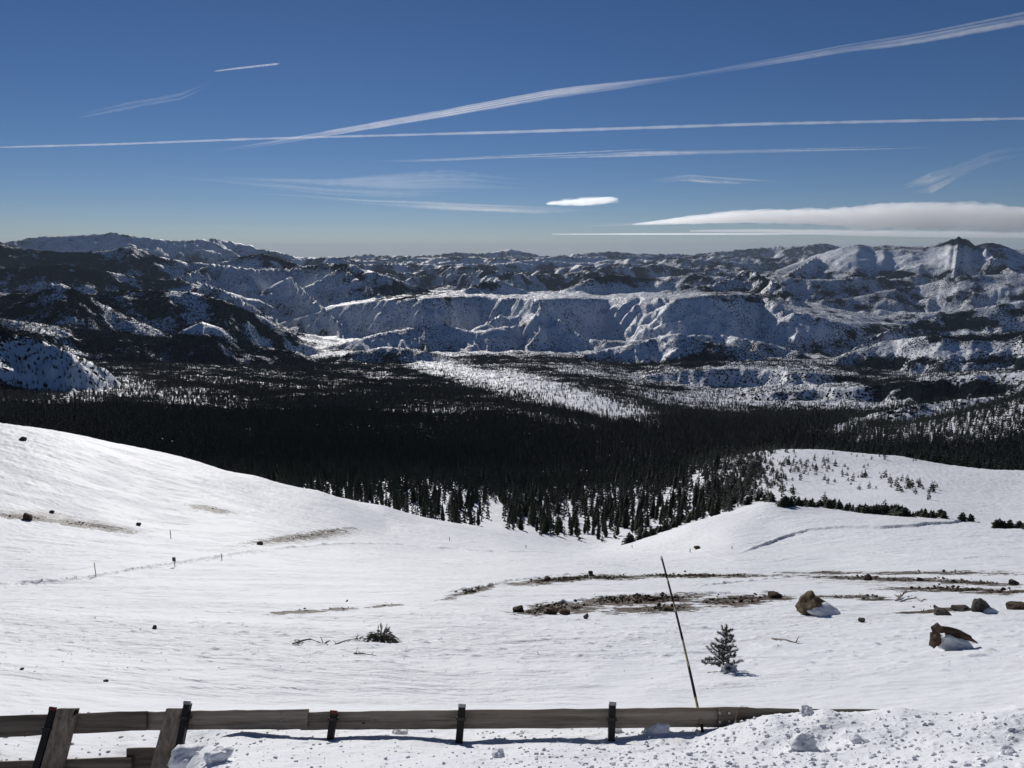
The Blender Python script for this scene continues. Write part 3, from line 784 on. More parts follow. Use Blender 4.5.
def conifer_proto(crown_me, name='conifer'):
    o = empty(name, (0, 0, 0))
    c = bpy.data.objects.new('crown', crown_me); COL.objects.link(c); c.parent = o
    t_ = bpy.data.objects.new('trunk', trunk_me); COL.objects.link(t_); t_.parent = o
    return o
def copy_tree(o):
    c = o.copy(); COL.objects.link(c)
    for ch in o.children:
        d = ch.copy(); COL.objects.link(d); d.parent = c
    return c
used = {}
def place_conifer(kind, meshes, k, x, y, z, h, wscale, name='conifer'):
    key = (kind, k)
    if key not in used:
        o = conifer_proto(meshes[k], name); used[key] = o
    else: o = copy_tree(used[key])
    o.location = (x, y, z); o.rotation_euler = (random.uniform(-.03, .03), random.uniform(-.03, .03), random.uniform(0, 6.28))
    o.scale = (h * wscale, h * wscale, h)
    return o
for q in ind:
    h = float(ALLH[q]); k = random.randrange(6)
    wsc = random.uniform(.9, 1.25) * (2.1 if ALLM[q] else 1.0)
    o = place_conifer('c', near_crowns, k, float(ALLX[q]), float(ALLY[q]), float(ALLZ[q]) - .02 * h, h, wsc)
    uu = au[q]
    if ALLM[q]: tag(o, 'small dark pine scattered on the open snow meadow at right', 'tree', 'small pines on the snow meadow')
    elif uu < 488: tag(o, 'dark conifer at the forest edge behind the snowy crest, before the snow gully', 'tree', 'conifers along the crest up to the gully')
    elif uu < 620: tag(o, 'dark slender conifer in the dip past the snow gully', 'tree', 'conifers in the dip below the slope')
    else: tag(o, 'dark conifer between the central dip and the bush covered knoll', 'tree', 'conifers beside the knoll')

# bushes of stunted pine along the crest of the knoll
bush_uv = []
rb = random.Random(5)
def along(P, n_, jit, hs):
    for k in range(n_):
        t = (k + rb.random() * .8) / n_ * (len(P) - 1); i = int(min(t, len(P) - 2)); f = t - i
        bush_uv.append((P[i][0] * (1 - f) + P[i + 1][0] * f, P[i][1] * (1 - f) + P[i + 1][1] * f + rb.uniform(-jit, jit), rb.uniform(*hs)))
along([(782,506),(800,505),(830,508),(860,512),(885,514),(905,516),(945,518)], 78, .8, (1.3, 3.2))
along([(958,521),(975,521)], 4, .6, (1.5, 2.4)); along([(995,528),(1012,527)], 6, .5, (1.3, 2.2)); along([(1018,528),(1030,529)], 3, .3, (1.0, 1.6))
along([(628,542),(655,534),(672,528),(690,520),(705,512)], 26, 2.0, (2.2, 4.4)); along([(705,508),(740,505),(760,500),(775,502)], 12, 2.5, (2.2, 4.0))
pts_b = uv_ground([(a, b) for a, b, c in bush_uv])
for (bu, bv, bh), p in zip(bush_uv, pts_b):
    if not p: continue
    r = math.hypot(*p)
    if r > 300 or r < 100:
        p = (p[0] / r * 205, p[1] / r * 205)
    z = float(surf_z(p[0], p[1])[0])
    o = place_conifer('b', bush_crowns, rb.randrange(4), p[0], p[1], z - .15, bh, rb.uniform(.9, 1.5), 'stunted_pine')
    if bu < 780: tag(o, 'low bushy stunted pine on the near flank of the wooded knoll', 'bush', 'stunted pines on the flank of the knoll')
    elif bu < 950: tag(o, 'low stunted pine in the long row along the knoll crest', 'bush', 'stunted pines in a row on the crest')
    else: tag(o, 'small stunted pine on the crest past the end of the long row', 'bush', 'stunted pines past the row')

# the wood beyond: past counting, one object scattering crown shapes with geometry nodes
me = bpy.data.meshes.new('forest')
X_, Y_, Z_, H_ = ALLX[rest], ALLY[rest], ALLZ[rest], ALLH[rest]; Wd = np.where(ALLM[rest], 2.1, 1.0) * (1.0 + .25 * rng.random(rest.sum()))
Wd = np.where(np.hypot(X_, Y_) > 1500, Wd * 1.25, Wd)
me.vertices.add(len(X_)); me.vertices.foreach_set('co', np.stack([X_, Y_, Z_ - .2], 1).astype(np.float32).ravel())
for nm_, arr in (('th', H_), ('tw', H_ * Wd)):
    at = me.attributes.new(nm_, 'FLOAT', 'POINT'); at.data.foreach_set('value', arr.astype(np.float32))
fo = bpy.data.objects.new('forest', me); COL.objects.link(fo)
tag(fo, 'dense dark conifer forest filling the basin below the slope', 'forest', kind='stuff')
ng = bpy.data.node_groups.new('scatter_conifers', 'GeometryNodeTree')
ng.interface.new_socket('Geometry', in_out='INPUT', socket_type='NodeSocketGeometry'); ng.interface.new_socket('Geometry', in_out='OUTPUT', socket_type='NodeSocketGeometry')
gi = ng.nodes.new('NodeGroupInput'); go = ng.nodes.new('NodeGroupOutput')
iop = ng.nodes.new('GeometryNodeInstanceOnPoints'); g2i = ng.nodes.new('GeometryNodeGeometryToInstance')
for k, cm in enumerate(far_crowns):
    src = bpy.data.objects.new('forest_crown', cm)      # shape source only, never linked to the scene
    oi = ng.nodes.new('GeometryNodeObjectInfo'); oi.inputs['Object'].default_value = src
    ng.links.new(oi.outputs['Geometry'], g2i.inputs[0])
ng.links.new(gi.outputs[0], iop.inputs['Points']); ng.links.new(g2i.outputs[0], iop.inputs['Instance'])
iop.inputs['Pick Instance'].default_value = True
ri = ng.nodes.new('FunctionNodeRandomValue'); ri.data_type = 'INT'; ri.inputs[4].default_value = 0; ri.inputs[5].default_value = 4
ng.links.new(ri.outputs[2], iop.inputs['Instance Index'])
rv = ng.nodes.new('FunctionNodeRandomValue'); rv.data_type = 'FLOAT_VECTOR'; rv.inputs[0].default_value = (-.04, -.04, 0); rv.inputs[1].default_value = (.04, .04, 6.28); rv.inputs['Seed'].default_value = 3
ng.links.new(rv.outputs[0], iop.inputs['Rotation'])
def named(n_):
    a = ng.nodes.new('GeometryNodeInputNamedAttribute'); a.data_type = 'FLOAT'; a.inputs[0].default_value = n_; return a.outputs[0]
cx = ng.nodes.new('ShaderNodeCombineXYZ'); tw = named('tw'); ng.links.new(tw, cx.inputs[0]); ng.links.new(tw, cx.inputs[1]); ng.links.new(named('th'), cx.inputs[2])
ng.links.new(cx.outputs[0], iop.inputs['Scale']); ng.links.new(iop.outputs[0], go.inputs[0])
md = fo.modifiers.new('scatter', 'NODES'); md.node_group = ng

# ------------------------------------------------------------------ fence at the edge of the bank
LEAN = R(30)
fup = Vector((0, math.sin(LEAN), math.cos(LEAN)))              # along the posts
fn = Vector((0, -math.cos(LEAN), math.sin(LEAN)))              # towards the lookout
P0 = ground_pt(460, 741, 3.35); P0.z = float(surf_z(P0.x, P0.y)[0])
def fp(u, v, off=0.0):
    d = Vector(ray(u, v)); k = (P0 + fn * off).dot(fn) / d.dot(fn)
    return d * k
fence = empty('wooden_fence', (0, P0.y, P0.z))
tag(fence, 'weathered plank fence with black steel posts leaning at the snow bank edge', 'fence')
def plank(name, q, off, th_, mat, parent, seed=0, ndiv=14, wob=.003):
    """q: four corners (top-left, top-right, bottom-right, bottom-left) met on the fence plane"""
    A_, B_, C_, D_ = [fp(a, b, off) for a, b in q]
    rgp = random.Random(seed); V = []; Fc = []
    for i in range(ndiv + 1):
        t = i / ndiv
        top = A_.lerp(B_, t) + fup * rgp.uniform(-wob, wob); bot = D_.lerp(C_, t) + fup * rgp.uniform(-wob, wob)
        bow = fn * rgp.uniform(-.002, .002)
        V += [top + bow, bot + bow, bot + bow - fn * th_, top + bow - fn * th_]
    for i in range(ndiv):
        a = i * 4; b = a + 4
        for j in range(4): Fc.append((a + j, b + j, b + (j + 1) % 4, a + (j + 1) % 4))
    Fc.append((0, 1, 2, 3)); e = ndiv * 4; Fc.append((e, e + 3, e + 2, e + 1))
    o = mesh_obj(name, V, Fc, mat, parent); fix_normals(o)
    bv = o.modifiers.new('bevel', 'BEVEL'); bv.width = .004; bv.segments = 2; bv.limit_method = 'ANGLE'
    return o
def bolt(u, v, off, parent_part, r=.009):
    c = fp(u, v, off); mb = MB(); mb.tube([c - fn * .004, c + fn * .007], r, 10)
    o = mb.build('bolt', M_bolt, None); me_ = o.data
    # store relative to the fence root so that the part keeps its place
    for vtx in me_.vertices: vtx.co = vtx.co - Vector(fence.location)
    o.parent = parent_part
    return o
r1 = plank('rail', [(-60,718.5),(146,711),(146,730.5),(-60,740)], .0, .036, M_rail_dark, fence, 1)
r2 = plank('rail', [(144,712),(188,711.5),(188,730),(144,730.8)], -.040, .036, M_rail, fence, 2, 4)
r3 = plank('rail', [(186,711),(308,709.5),(306.5,729.5),(186,730)], .0, .037, M_rail, fence, 3, 10)
r4 = plank('rail', [(300,712.3),(740,707.2),(733,727.4),(300,730)], -.040, .036, M_rail, fence, 4, 30)
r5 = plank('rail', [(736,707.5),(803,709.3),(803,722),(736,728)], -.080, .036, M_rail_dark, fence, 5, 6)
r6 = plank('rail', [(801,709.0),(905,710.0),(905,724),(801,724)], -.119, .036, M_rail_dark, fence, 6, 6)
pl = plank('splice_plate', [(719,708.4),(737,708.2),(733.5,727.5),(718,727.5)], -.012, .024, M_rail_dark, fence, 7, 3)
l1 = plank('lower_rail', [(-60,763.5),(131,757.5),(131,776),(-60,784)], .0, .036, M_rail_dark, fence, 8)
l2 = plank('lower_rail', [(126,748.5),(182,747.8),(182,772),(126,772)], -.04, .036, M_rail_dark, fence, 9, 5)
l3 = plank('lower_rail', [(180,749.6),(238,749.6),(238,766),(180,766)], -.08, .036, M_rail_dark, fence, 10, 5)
w1 = plank('wood_post', [(57,708.5),(77,708.5),(60,776),(38,776)], .045, .04, M_post, fence, 11, 3, .001)
w2 = plank('wood_post', [(166,708.5),(184,708.5),(171.5,770),(149.5,770)], .045, .04, M_post, fence, 12, 3, .001)
w1['label'] = 'broad grey plank post leaning to one side'
for px in ((719.5, 713.2), (719.5, 721.8), (729, 713.0), (729, 721.6)): bolt(px[0], px[1], -.008, pl)
for px in ((281, 714), (281, 720)): bolt(px[0], px[1], .003, r3, .008)
def steel(top, bot, wpx, cap=None, off=.055, brk=720):
    A_, B_ = fp(*top, off), fp(*bot, off)
    ax = (A_ - B_).normalized(); side = fn.cross(ax).normalized()
    wd = (fp(top[0] + wpx / 2, top[1], off) - fp(top[0] - wpx / 2, top[1], off)).length / 2
    B2 = B_ - ax * .35
    mb = MB(); c = (A_ + B2) / 2; hl = (A_ - B2).length / 2
    mb.box(c, side * wd, fn * .004, ax * hl)                      # web
    mb.box(c - side * (wd - .004) - fn * .022, side * .004, fn * .018, ax * hl)
    mb.box(c + side * (wd - .004) - fn * .022, side * .004, fn * .018, ax * hl)
    o = mb.build('steel_post', M_steel, fence)
    t = (brk - bot[1]) / (top[1] - bot[1]); bc = B_.lerp(A_, t)
    m2 = MB(); m2.box(bc + fn * .008, side * (wd + .008), fn * .004, ax * .010)
    for s_ in (-1, 1): m2.box(bc + side * s_ * (wd + .006) - fn * .03, side * .004, fn * .036, ax * .010)
    b_ = m2.build('bracket', M_bracket, None)
    for vtx in b_.data.vertices: vtx.co = vtx.co - Vector(fence.location)
    b_.parent = o
    if cap:
        m3 = MB(); m3.box(A_ + ax * .006, side * (wd + .002), fn * .008, ax * .012)
        k = m3.build('cap', cap, None)
        for vtx in k.data.vertices: vtx.co = vtx.co - Vector(fence.location)
        k.parent = o
    return o
steel((52.5, 709.5), (35, 770), 6.5, M_red, brk=729)
steel((187, 703.5), (176, 760), 6.5, M_bolt, brk=718)
steel((333.5, 713), (329, 745.5), 6.5, M_red, brk=719.5)
steel((462, 706.5), (459, 741), 7, M_bolt, brk=719)
steel((612.7, 704.5), (612, 727), 6.5, M_bolt, brk=719.5)

# bamboo marker cane
cb = ground_pt(703, 733, 3.35); cb.z = float(surf_z(cb.x, cb.y)[0])
d = Vector(ray(661.5, 557.5))
best = None
for k in np.linspace(4, 9, 500):
    q = d * float(k); L = (q - cb).length; hor = math.hypot(q.x - cb.x, q.y - cb.y)
    if q.y > cb.y and (best is None or abs(L - 1.75) < best[0]): best = (abs(L - 1.75), q.copy())
ct = best[1]
cane = empty('marker_pole', cb); tag(cane, 'slim leaning bamboo marker pole banded in black, in front of the fence', 'pole')
nb = [0, .14, .155, .36, .50, .655, .70, .86, .90, 1.0]
ax = (ct - cb)
mid = lambda t: cb + ax * t + Vector((.014 * math.sin(t * 3.1), 0, .0))
mb = MB(); mb.tube([cb - ax * .12] + [mid(t) for t in np.linspace(0, 1, 14)], [.0105] + list(np.linspace(.0105, .0075, 14)), 10)
mb.build('shaft', M_cane, cane, True)
for a_, b_ in ((.0, .035), (.165, .345), (.47, .66), (.70, .845), (.855, 1.003)):
    mb = MB(); ts = np.linspace(a_, b_, 6); mb.tube([mid(t) for t in ts], [(.0105 - .003 * t) + .0012 for t in ts], 10); mb.build('tape_band', M_tape, cane, True)

# ------------------------------------------------------------------ rocks
import bmesh
def rock_mesh(seed, dims, sub=2, n_=26, rough=.10, flat=.0):
    rg_ = random.Random(seed); bm = bmesh.new()
    for k in range(n_):
        p = Vector((rg_.gauss(0, 1), rg_.gauss(0, 1), rg_.gauss(0, 1))).normalized() * rg_.uniform(.82, 1.08)
        bm.verts.new(p)
    res = bmesh.ops.convex_hull(bm, input=bm.verts)
    bmesh.ops.delete(bm, geom=list({g for g in res['geom_interior'] if isinstance(g, bmesh.types.BMVert)}), context='VERTS')
    bmesh.ops.triangulate(bm, faces=bm.faces)
    bmesh.ops.subdivide_edges(bm, edges=bm.edges, cuts=sub * 2 - 1, use_grid_fill=True)
    bmesh.ops.triangulate(bm, faces=bm.faces)
    from mathutils import noise as mn
    for v in bm.verts:
        nrm = v.co.normalized(); q = v.co * 2.2 + Vector((seed * 3.1, 0, 0))
        v.co += nrm * (mn.noise(q) * rough * 1.2 + mn.noise(q * 3) * rough * .6 + mn.noise(q * 7) * rough * .3)
        v.co = Vector((v.co.x * dims[0], v.co.y * dims[1], v.co.z * dims[2]))
    V = [v.co.copy() for v in bm.verts]; bm.verts.index_update(); Fc = [[v.index for v in f.verts] for f in bm.faces]; bm.free()
    return V, Fc
def lump(seed, dims, rough=.18, sub=4):
    bm = bmesh.new(); bmesh.ops.create_icosphere(bm, subdivisions=sub, radius=1)
    from mathutils import noise as mn
    for v in bm.verts:
        q = v.co * 1.3 + Vector((seed * 2.7, 1, 0))
        v.co *= 1 + mn.noise(q) * rough * 1.5 + mn.noise(q * 3) * rough * .6 + mn.noise(q * 8) * rough * .15
        v.co = Vector((v.co.x * dims[0], v.co.y * dims[1], v.co.z * dims[2]))
    V = [v.co.copy() for v in bm.verts]; Fc = [[v.index for v in f.verts] for f in bm.faces]; bm.free()
    return V, Fc
def rotated(V, M, c): return [M @ p + c for p in V]
def E(x, y, z): 
    from mathutils import Euler
    return Euler((R(x), R(y), R(z))).to_matrix()
def gp(u, v):
    p = uv_ground([(u, v)])[0]; return Vector((p[0], p[1], float(surf_z(p[0], p[1])[0])))
def px_at(p): return F / (p.y * CP - p.z * SP)               # pixels per metre

# boulder with a snow drift (right of the soil patch)
c = gp(817, 613); s_ = 1 / px_at(c)
b = empty('boulder', c); tag(b, 'tan angular boulder half buried in a snow drift, beyond the sapling', 'boulder')
mb = MB(); V, Fc = rock_mesh(3, (13 * s_, 14 * s_, 14 * s_), 2, 22); mb.add(rotated(V, E(8, 22, 20), c + Vector((-6 * s_, 2 * s_, 7 * s_))), Fc)
V, Fc = rock_mesh(8, (17 * s_, 13 * s_, 8 * s_), 2, 20); mb.add(rotated(V, E(10, 28, -10), c + Vector((3 * s_, 8 * s_, 6 * s_))), Fc)
mb.build('rock_body', M_rock_tan, b)
mb = MB(); V, Fc = lump(5, (21 * s_, 14 * s_, 8 * s_), .25); mb.add(rotated(V, E(0, 16, 0), c + Vector((7 * s_, -4 * s_, 1.0 * s_))), Fc); mb.build('snow_drift', M_snow, b, True)
# hooked boulder at the right
c = gp(948, 650); s_ = 1 / px_at(c)
b = empty('boulder', c); tag(b, 'brown hook-shaped boulder arching over snow, nearest of the rocks at right', 'boulder')
mb = MB(); V, Fc = rock_mesh(12, (5.5 * s_, 6 * s_, 14 * s_), 2, 22); mb.add(rotated(V, E(0, 10, 5), c + Vector((-14 * s_, 0, 12 * s_))), Fc)
V, Fc = rock_mesh(15, (25 * s_, 5.5 * s_, 4.8 * s_), 2, 24); mb.add(rotated(V, E(-10, 21, -4), c + Vector((6 * s_, 3 * s_, 17 * s_))), Fc)
V, Fc = rock_mesh(44, (8 * s_, 6 * s_, 6 * s_), 2, 22); mb.add(rotated(V, E(0, 0, 30), c + Vector((-11 * s_, 2 * s_, 22 * s_))), Fc)
mb.build('rock_body', M_rock_brown, b)
mb = MB(); V, Fc = lump(9, (17 * s_, 8 * s_, 8.5 * s_), .3); mb.add(rotated(V, E(0, 18, 0), c + Vector((5 * s_, 0 * s_, 6 * s_))), Fc); mb.build('snow_drift', M_snow, b, True)

def simple_rock(u, v, w_, h_, seed, mat, label, name='rock', ry=0, snow=False):
    c = gp(u, v); s_ = 1 / px_at(c)
    V, Fc = rock_mesh(seed, (w_ / 2 * s_, w_ / 2.4 * s_, h_ * .62 * s_), 2, 20)
    body = rotated(V, E(0, ry, seed * 37 % 90 - 45), c + Vector((0, 0, h_ * .32 * s_)))
    if not snow:
        mb = MB(); mb.add(body, Fc); o = mb.build(name, mat, None, origin=c)
    else:
        o = empty(name, c); mb = MB(); mb.add(body, Fc); mb.build('rock_body', mat, o)
        V, Fc = lump(seed, (w_ * .36 * s_, w_ * .3 * s_, h_ * .34 * s_), .12); mb = MB()
        mb.add(rotated(V, E(0, 10, 0), c + Vector((w_ * .28 * s_, -w_ * .2 * s_, h_ * .06 * s_))), Fc); mb.build('snow_drift', M_snow, o, True)
    tag(o, label, 'rock'); return o
simple_rock(981, 611, 25, 13, 21, M_rock_grey, 'dark grey rounded rock with snow at its foot, behind the hook-shaped boulder', snow=True)
simple_rock(940, 615, 24, 8, 22, M_rock_grey, 'flat grey-brown rock beside the dark rounded rock', ry=-8)
simple_rock(962, 609.5, 24, 4, 23, M_rock_grey, 'thin strip of rock linking the flat rock and the dark rounded rock')
simple_rock(1016, 609, 22, 9, 24, M_rock_brown, 'brown low rock at the edge of the view, past the dark rounded rock', ry=-15)
simple_rock(868, 580, 9, 7, 25, M_rock_brown, 'small dark pointed rock on the line of bare soil above the tan boulder')
simple_rock(919, 580.5, 9, 4, 26, M_rock_grey, 'small dark rock between the two rocks on the far soil line')
simple_rock(1013, 585, 10, 7, 27, M_rock_grey, 'small grey rock at the far right end of the soil line')
simple_rock(861, 622, 8, 5, 28, M_rock_grey, 'small dark stone alone on snow below the tan boulder')
simple_rock(547, 581, 9, 6, 29, M_rock_brown, 'dark stone topping the upper soil strip in the middle of the slope')
simple_rock(591, 575, 7, 5, 30, M_rock_grey, 'small stone poking from snow just above the upper soil strip')
simple_rock(552, 614, 15, 7, 31, M_rock_brown, 'brown rock slab at the near left end of the soil patch', ry=6)
simple_rock(565, 615, 13, 8, 32, M_rock_brown, 'reddish brown rock in the near left part of the soil patch')
simple_rock(586, 619, 6, 8, 33, M_rock_grey, 'upright grey stone at the near edge of the soil patch')
simple_rock(519, 612, 16, 7, 34, M_rock_brown, 'brown rock at the leftmost tip of the soil patch')
simple_rock(669, 611, 13, 5, 35, M_rock_tan, 'flat tan rock in the soil patch behind the bamboo pole')
simple_rock(774, 598, 17, 8, 36, M_rock_brown, 'brown rock at the right end of the soil patch, nearest the tan boulder')
simple_rock(29, 520, 12, 8, 37, M_rock_brown, 'dark rock on the bare strip of the left-hand hill')
simple_rock(52, 513.5, 6, 3.5, 38, M_rock_brown, 'small dark stone just uphill of the dark rock on the left-hand hill')
simple_rock(139, 526, 6, 4, 39, M_rock_brown, 'small stone at the end of the bare strip on the left-hand hill')
simple_rock(260, 545, 7, 4, 40, M_rock_grey, 'small stone where the snow track passes the bare patch on the hill')
simple_rock(155, 629, 5, 4, 41, M_rock_grey, 'tiny dark stone alone on the snow above the left part of the fence')
simple_rock(22, 670, 5, 3, 42, M_rock_grey, 'tiny stone lying on the snow above the left end of the fence')
simple_rock(23, 441, 8, 4, 43, M_rock_grey, 'small rock on the skyline of the left-hand hill')
simple_rock(697, 549, 8, 4, 44, M_rock_brown, 'small dark rock on snow below the bushes of the knoll')
simple_rock(106, 682, 6, 3, 45, M_rock_brown, 'tiny brown stone on the groomed strip above the two plank posts')

# stones scattered over the bare soil: past counting
msk = (CB > .58) & (GR < 220) & (GU > -30) & (GU < 1060)
ii, jj = np.nonzero(msk)
wgt = (CB[ii, jj] - .5) * GR[ii, jj] ** 1.0
wgt /= wgt.sum(); sel = rng.choice(len(ii), 2600, p=wgt)
base_rocks = [rock_mesh(60 + k, (1, .8, .6), 1, 12, .1) for k in range(6)]
base_np = [(np.array([tuple(p) for p in V]), np.array(Fc)) for V, Fc in base_rocks]
VV = []; FF = []; nv = 0
for q in sel:
    i, j = ii[q], jj[q]; r = GR[i, j]; x = GX[i, j] + rng.normal() * .1; y = GY[i, j] + rng.normal() * .2
    z = float(GZ[i, j]); V, Fc = base_np[rng.integers(6)]
    s_ = (.022 + .075 * rng.random() ** 3) * (1 + r / 70)
    a = rng.random() * 6.28; ca, sa = math.cos(a), math.sin(a)
    P = V * s_; P = np.stack([P[:, 0] * ca - P[:, 1] * sa + x, P[:, 0] * sa + P[:, 1] * ca + y, P[:, 2] + z + s_ * .15], 1)
    VV.append(P); FF.append(Fc + nv); nv += len(P)
VV = np.concatenate(VV); FF = np.concatenate(FF)
me = bpy.data.meshes.new('gravel'); me.vertices.add(len(VV)); me.vertices.foreach_set('co', VV.astype(np.float32).ravel())
me.loops.add(FF.size); me.loops.foreach_set('vertex_index', FF.ravel().astype(np.int32)); me.polygons.add(len(FF)); me.polygons.foreach_set('loop_start', np.arange(0, FF.size, 3, dtype=np.int32)); me.update(calc_edges=True)
me.materials.append(M_rock_brown); go_ = bpy.data.objects.new('gravel', me); COL.objects.link(go_)
tag(go_, 'loose brown stones strewn over the patches of bare soil', 'stones', kind='stuff')

mbs = MB(); rgs = random.Random(77)
sel = rng.choice(len(ii), 900, p=wgt)
for q in sel:
    c_ = Vector((GX[ii[q], jj[q]], GY[ii[q], jj[q]], GZ[ii[q], jj[q]])); L_ = rgs.uniform(.05, .13) * (1 + GR[ii[q], jj[q]] / 90)
    for k in range(9):
        d_ = Vector((rgs.uniform(-1, 1), rgs.uniform(-1, 1), rgs.uniform(.15, .9))).normalized() * L_; w_ = d_.orthogonal().normalized() * L_ * .09
        mbs.add([c_ - w_, c_ + w_, c_ + d_], [(0, 1, 2)])
gs_ = mesh_obj('dry_grass', mbs.v, mbs.f, plain_mat('dry_grass_blades', (.19, .145, .08), .9, 0, 3)); tag(gs_, 'low dry grass and scrub in the strips of bare soil', 'grass', kind='stuff')

# ------------------------------------------------------------------ snow clods thrown up along the bank
def clod(u, v, w_, h_, seed, label):
    c = gp(u, v); s_ = 1 / px_at(c); V, Fc = lump(seed, (w_ / 2 * s_, w_ / 2.3 * s_, h_ * .6 * s_), .3, 4)
    mb = MB(); mb.add(rotated(V, E(seed * 13 % 20, seed * 7 % 20 - 10, seed * 31 % 90), c + Vector((0, 0, h_ * .25 * s_))), Fc)
    o = mb.build('snow_clod', M_snow, None, True, origin=c); tag(o, label, 'snow clod'); return o
clod(803, 749, 28, 15, 1, 'largest rounded snow clod on the bank in the bottom right part')
clod(615, 732, 15, 12, 2, 'snow clod hiding the foot of the steel post left of the bamboo pole')
clod(657, 731, 26, 10, 3, 'flat snow slab leaning on the rail left of the bamboo pole')
clod(745, 717, 15, 13, 4, 'snow clod on the splice end of the fence right of the bamboo pole')
clod(807, 714, 15, 9, 5, 'snow clod on the fence where the rail sinks into the bank')
clod(188, 762, 34, 16, 6, 'snow heap at the foot of the second plank post')
clod(218, 760, 24, 13, 7, 'snow heap over the end of the lower rail')
clod(498, 757, 14, 9, 8, 'round snow clod in front of the middle of the fence')
clod(400, 734, 14, 6, 9, 'flat grey snow clod under the rail, left of the middle post')
clod(1008, 754, 16, 8, 10, 'snow clod near the bottom right corner')
clod(858, 742, 20, 7, 11, 'snow clod right of the largest clod on the bank')
VV = []; FF = []; nv = 0
lb = [rock_mesh(130 + k, (1, .8, .55), 1, 11, .22) for k in range(6)]; lb = [(np.array([tuple(p) for p in V]), np.array(Fc)) for V, Fc in lb]
cl = []
for k in range(5000):
    uu = rng.uniform(-40, 1064); vv = rng.uniform(712, 772)
    dens = .25 + .75 * math.exp(-((uu - 640) / 130) ** 2) + .55 * math.exp(-((uu - 850) / 160) ** 2) + .6 * math.exp(-((uu - 215) / 50) ** 2)
    if vv < 727 and uu < 735: dens = .12
    if rng.random() < dens * .8: cl.append((uu, vv))
for k in range(900): cl.append((rng.uniform(-20, 1040), rng.normal(650, 12) if rng.random() < .7 else rng.uniform(610, 690)))
for k in range(900):
    uu = rng.uniform(-20, 280); cl.append((uu, np.interp(uu, [-30, 60, 140, 262], [588, 582, 569, 551]) + rng.normal() * 1.0))
for p, (uu, vv) in zip(uv_ground(cl), cl):
    if not p: continue
    r = math.hypot(*p); V, Fc = lb[rng.integers(6)]
    s_ = (.005 + .020 * rng.random() ** 3.0) * (1 if vv > 700 else .9) * (1 + max(0, r - 12) / 22)
    a = rng.random() * 6.28; ca, sa = math.cos(a), math.sin(a); P = V * s_
    z = float(surf_z(p[0], p[1])[0])
    P = np.stack([P[:, 0] * ca - P[:, 1] * sa + p[0], P[:, 0] * sa + P[:, 1] * ca + p[1], P[:, 2] + z + s_ * .12], 1)
    VV.append(P); FF.append(Fc + nv); nv += len(P)
VV = np.concatenate(VV); FF = np.concatenate(FF)
me = bpy.data.meshes.new('snow_crumbs'); me.vertices.add(len(VV)); me.vertices.foreach_set('co', VV.astype(np.float32).ravel())
me.loops.add(FF.size); me.loops.foreach_set('vertex_index', FF.ravel().astype(np.int32)); me.polygons.add(len(FF)); me.polygons.foreach_set('loop_start', np.arange(0, FF.size, 3, dtype=np.int32)); me.update(calc_edges=True)
me.materials.append(M_snow); so_ = bpy.data.objects.new('snow_crumbs', me); COL.objects.link(so_)
tag(so_, 'crumbs and small lumps of snow strewn over the bank', 'snow crumbs', kind='stuff')

# ------------------------------------------------------------------ sapling, scrub, dead branches
def tuft(mb, c, d, L, n_, rg_):
    """brush of needles round a twig tip"""
    d = d.normalized(); a = d.orthogonal().normalized(); b = d.cross(a)
    for k in range(n_):
        an = rg_.uniform(0, 6.28); s0 = rg_.uniform(0, .8) * L
        o = c + d * s0; q = (d * rg_.uniform(.4, 1.0) + (a * math.cos(an) + b * math.sin(an)) * rg_.uniform(.6, 1.0)).normalized() * L * rg_.uniform(.5, .8)
        wv = q.cross(d).normalized() * L * .075
        mb.add([o - wv, o + wv, o + q], [(0, 1, 2)])
def sapling(name, u, v, hpx, wpx, seed, label, cat, nb_, snowy=True, mat=None, side=None):
    c = gp(u, v); s_ = 1 / px_at(c); H = hpx * s_ * 1.06; Wd_ = wpx / 2 * s_; rg_ = random.Random(seed)
    o = empty(name, c); tag(o, label, cat)
    tr = MB(); fo_ = MB(); sn = MB()
    tr.tube([c - Vector((0, 0, .1)), c + Vector((0, 0, H * .5)), c + Vector((H * .03, 0, H * .97))], [H * .022, H * .016, H * .006], 7)
    for k in range(nb_):
        t = (k / nb_) ** 1.05; z = H * (.04 + .93 * t); an = k * 2.4 + rg_.uniform(-.5, .5)
        L = Wd_ * (1 - t) ** .8 * rg_.uniform(.55, 1.1) + H * .035
        d = Vector((math.cos(an), math.sin(an), rg_.uniform(.1, .55)))
        if side and t < .45 and math.cos(an) < -.2: L *= side
        st = c + Vector((H * .03 * t, 0, z)); en = st + d.normalized() * L
        tr.tube([st, en], [H * .008, H * .004], 5)
        for q in range(max(2, int(L / (H * .045)))):
            f = (q + 1) / max(2, int(L / (H * .045)))
            pp = st.lerp(en, f) + Vector((rg_.uniform(-1, 1), rg_.uniform(-1, 1), rg_.uniform(-.3, 1))) * H * .012
            dd = (d + Vector((rg_.uniform(-.7, .7), rg_.uniform(-.7, .7), rg_.uniform(0, .8)))).normalized()
            tuft(fo_, pp, dd, H * .085, 44, rg_)
            if snowy and rg_.random() < .5 * (1.3 - t):
                V, Fc = lump(rg_.randrange(99), (H * .030, H * .028, H * .014), .25, 2); sn.add(rotated(V, E(0, 0, 0), pp + dd * H * .03 + Vector((0, 0, H * .022))), Fc)
    tr.build('trunk', M_bark, o); fo_.build('crown', mat or M_needle_sap, o)
    if snowy:
        V, Fc = lump(seed, (Wd_ * .62, Wd_ * .42, H * .16), .28, 4); sn.add(rotated(V, E(0, 0, 0), c + Vector((Wd_ * .30, -Wd_ * .3, H * .045))), Fc)
        sn.build('snow_cover', M_snow, o, True)
    return o
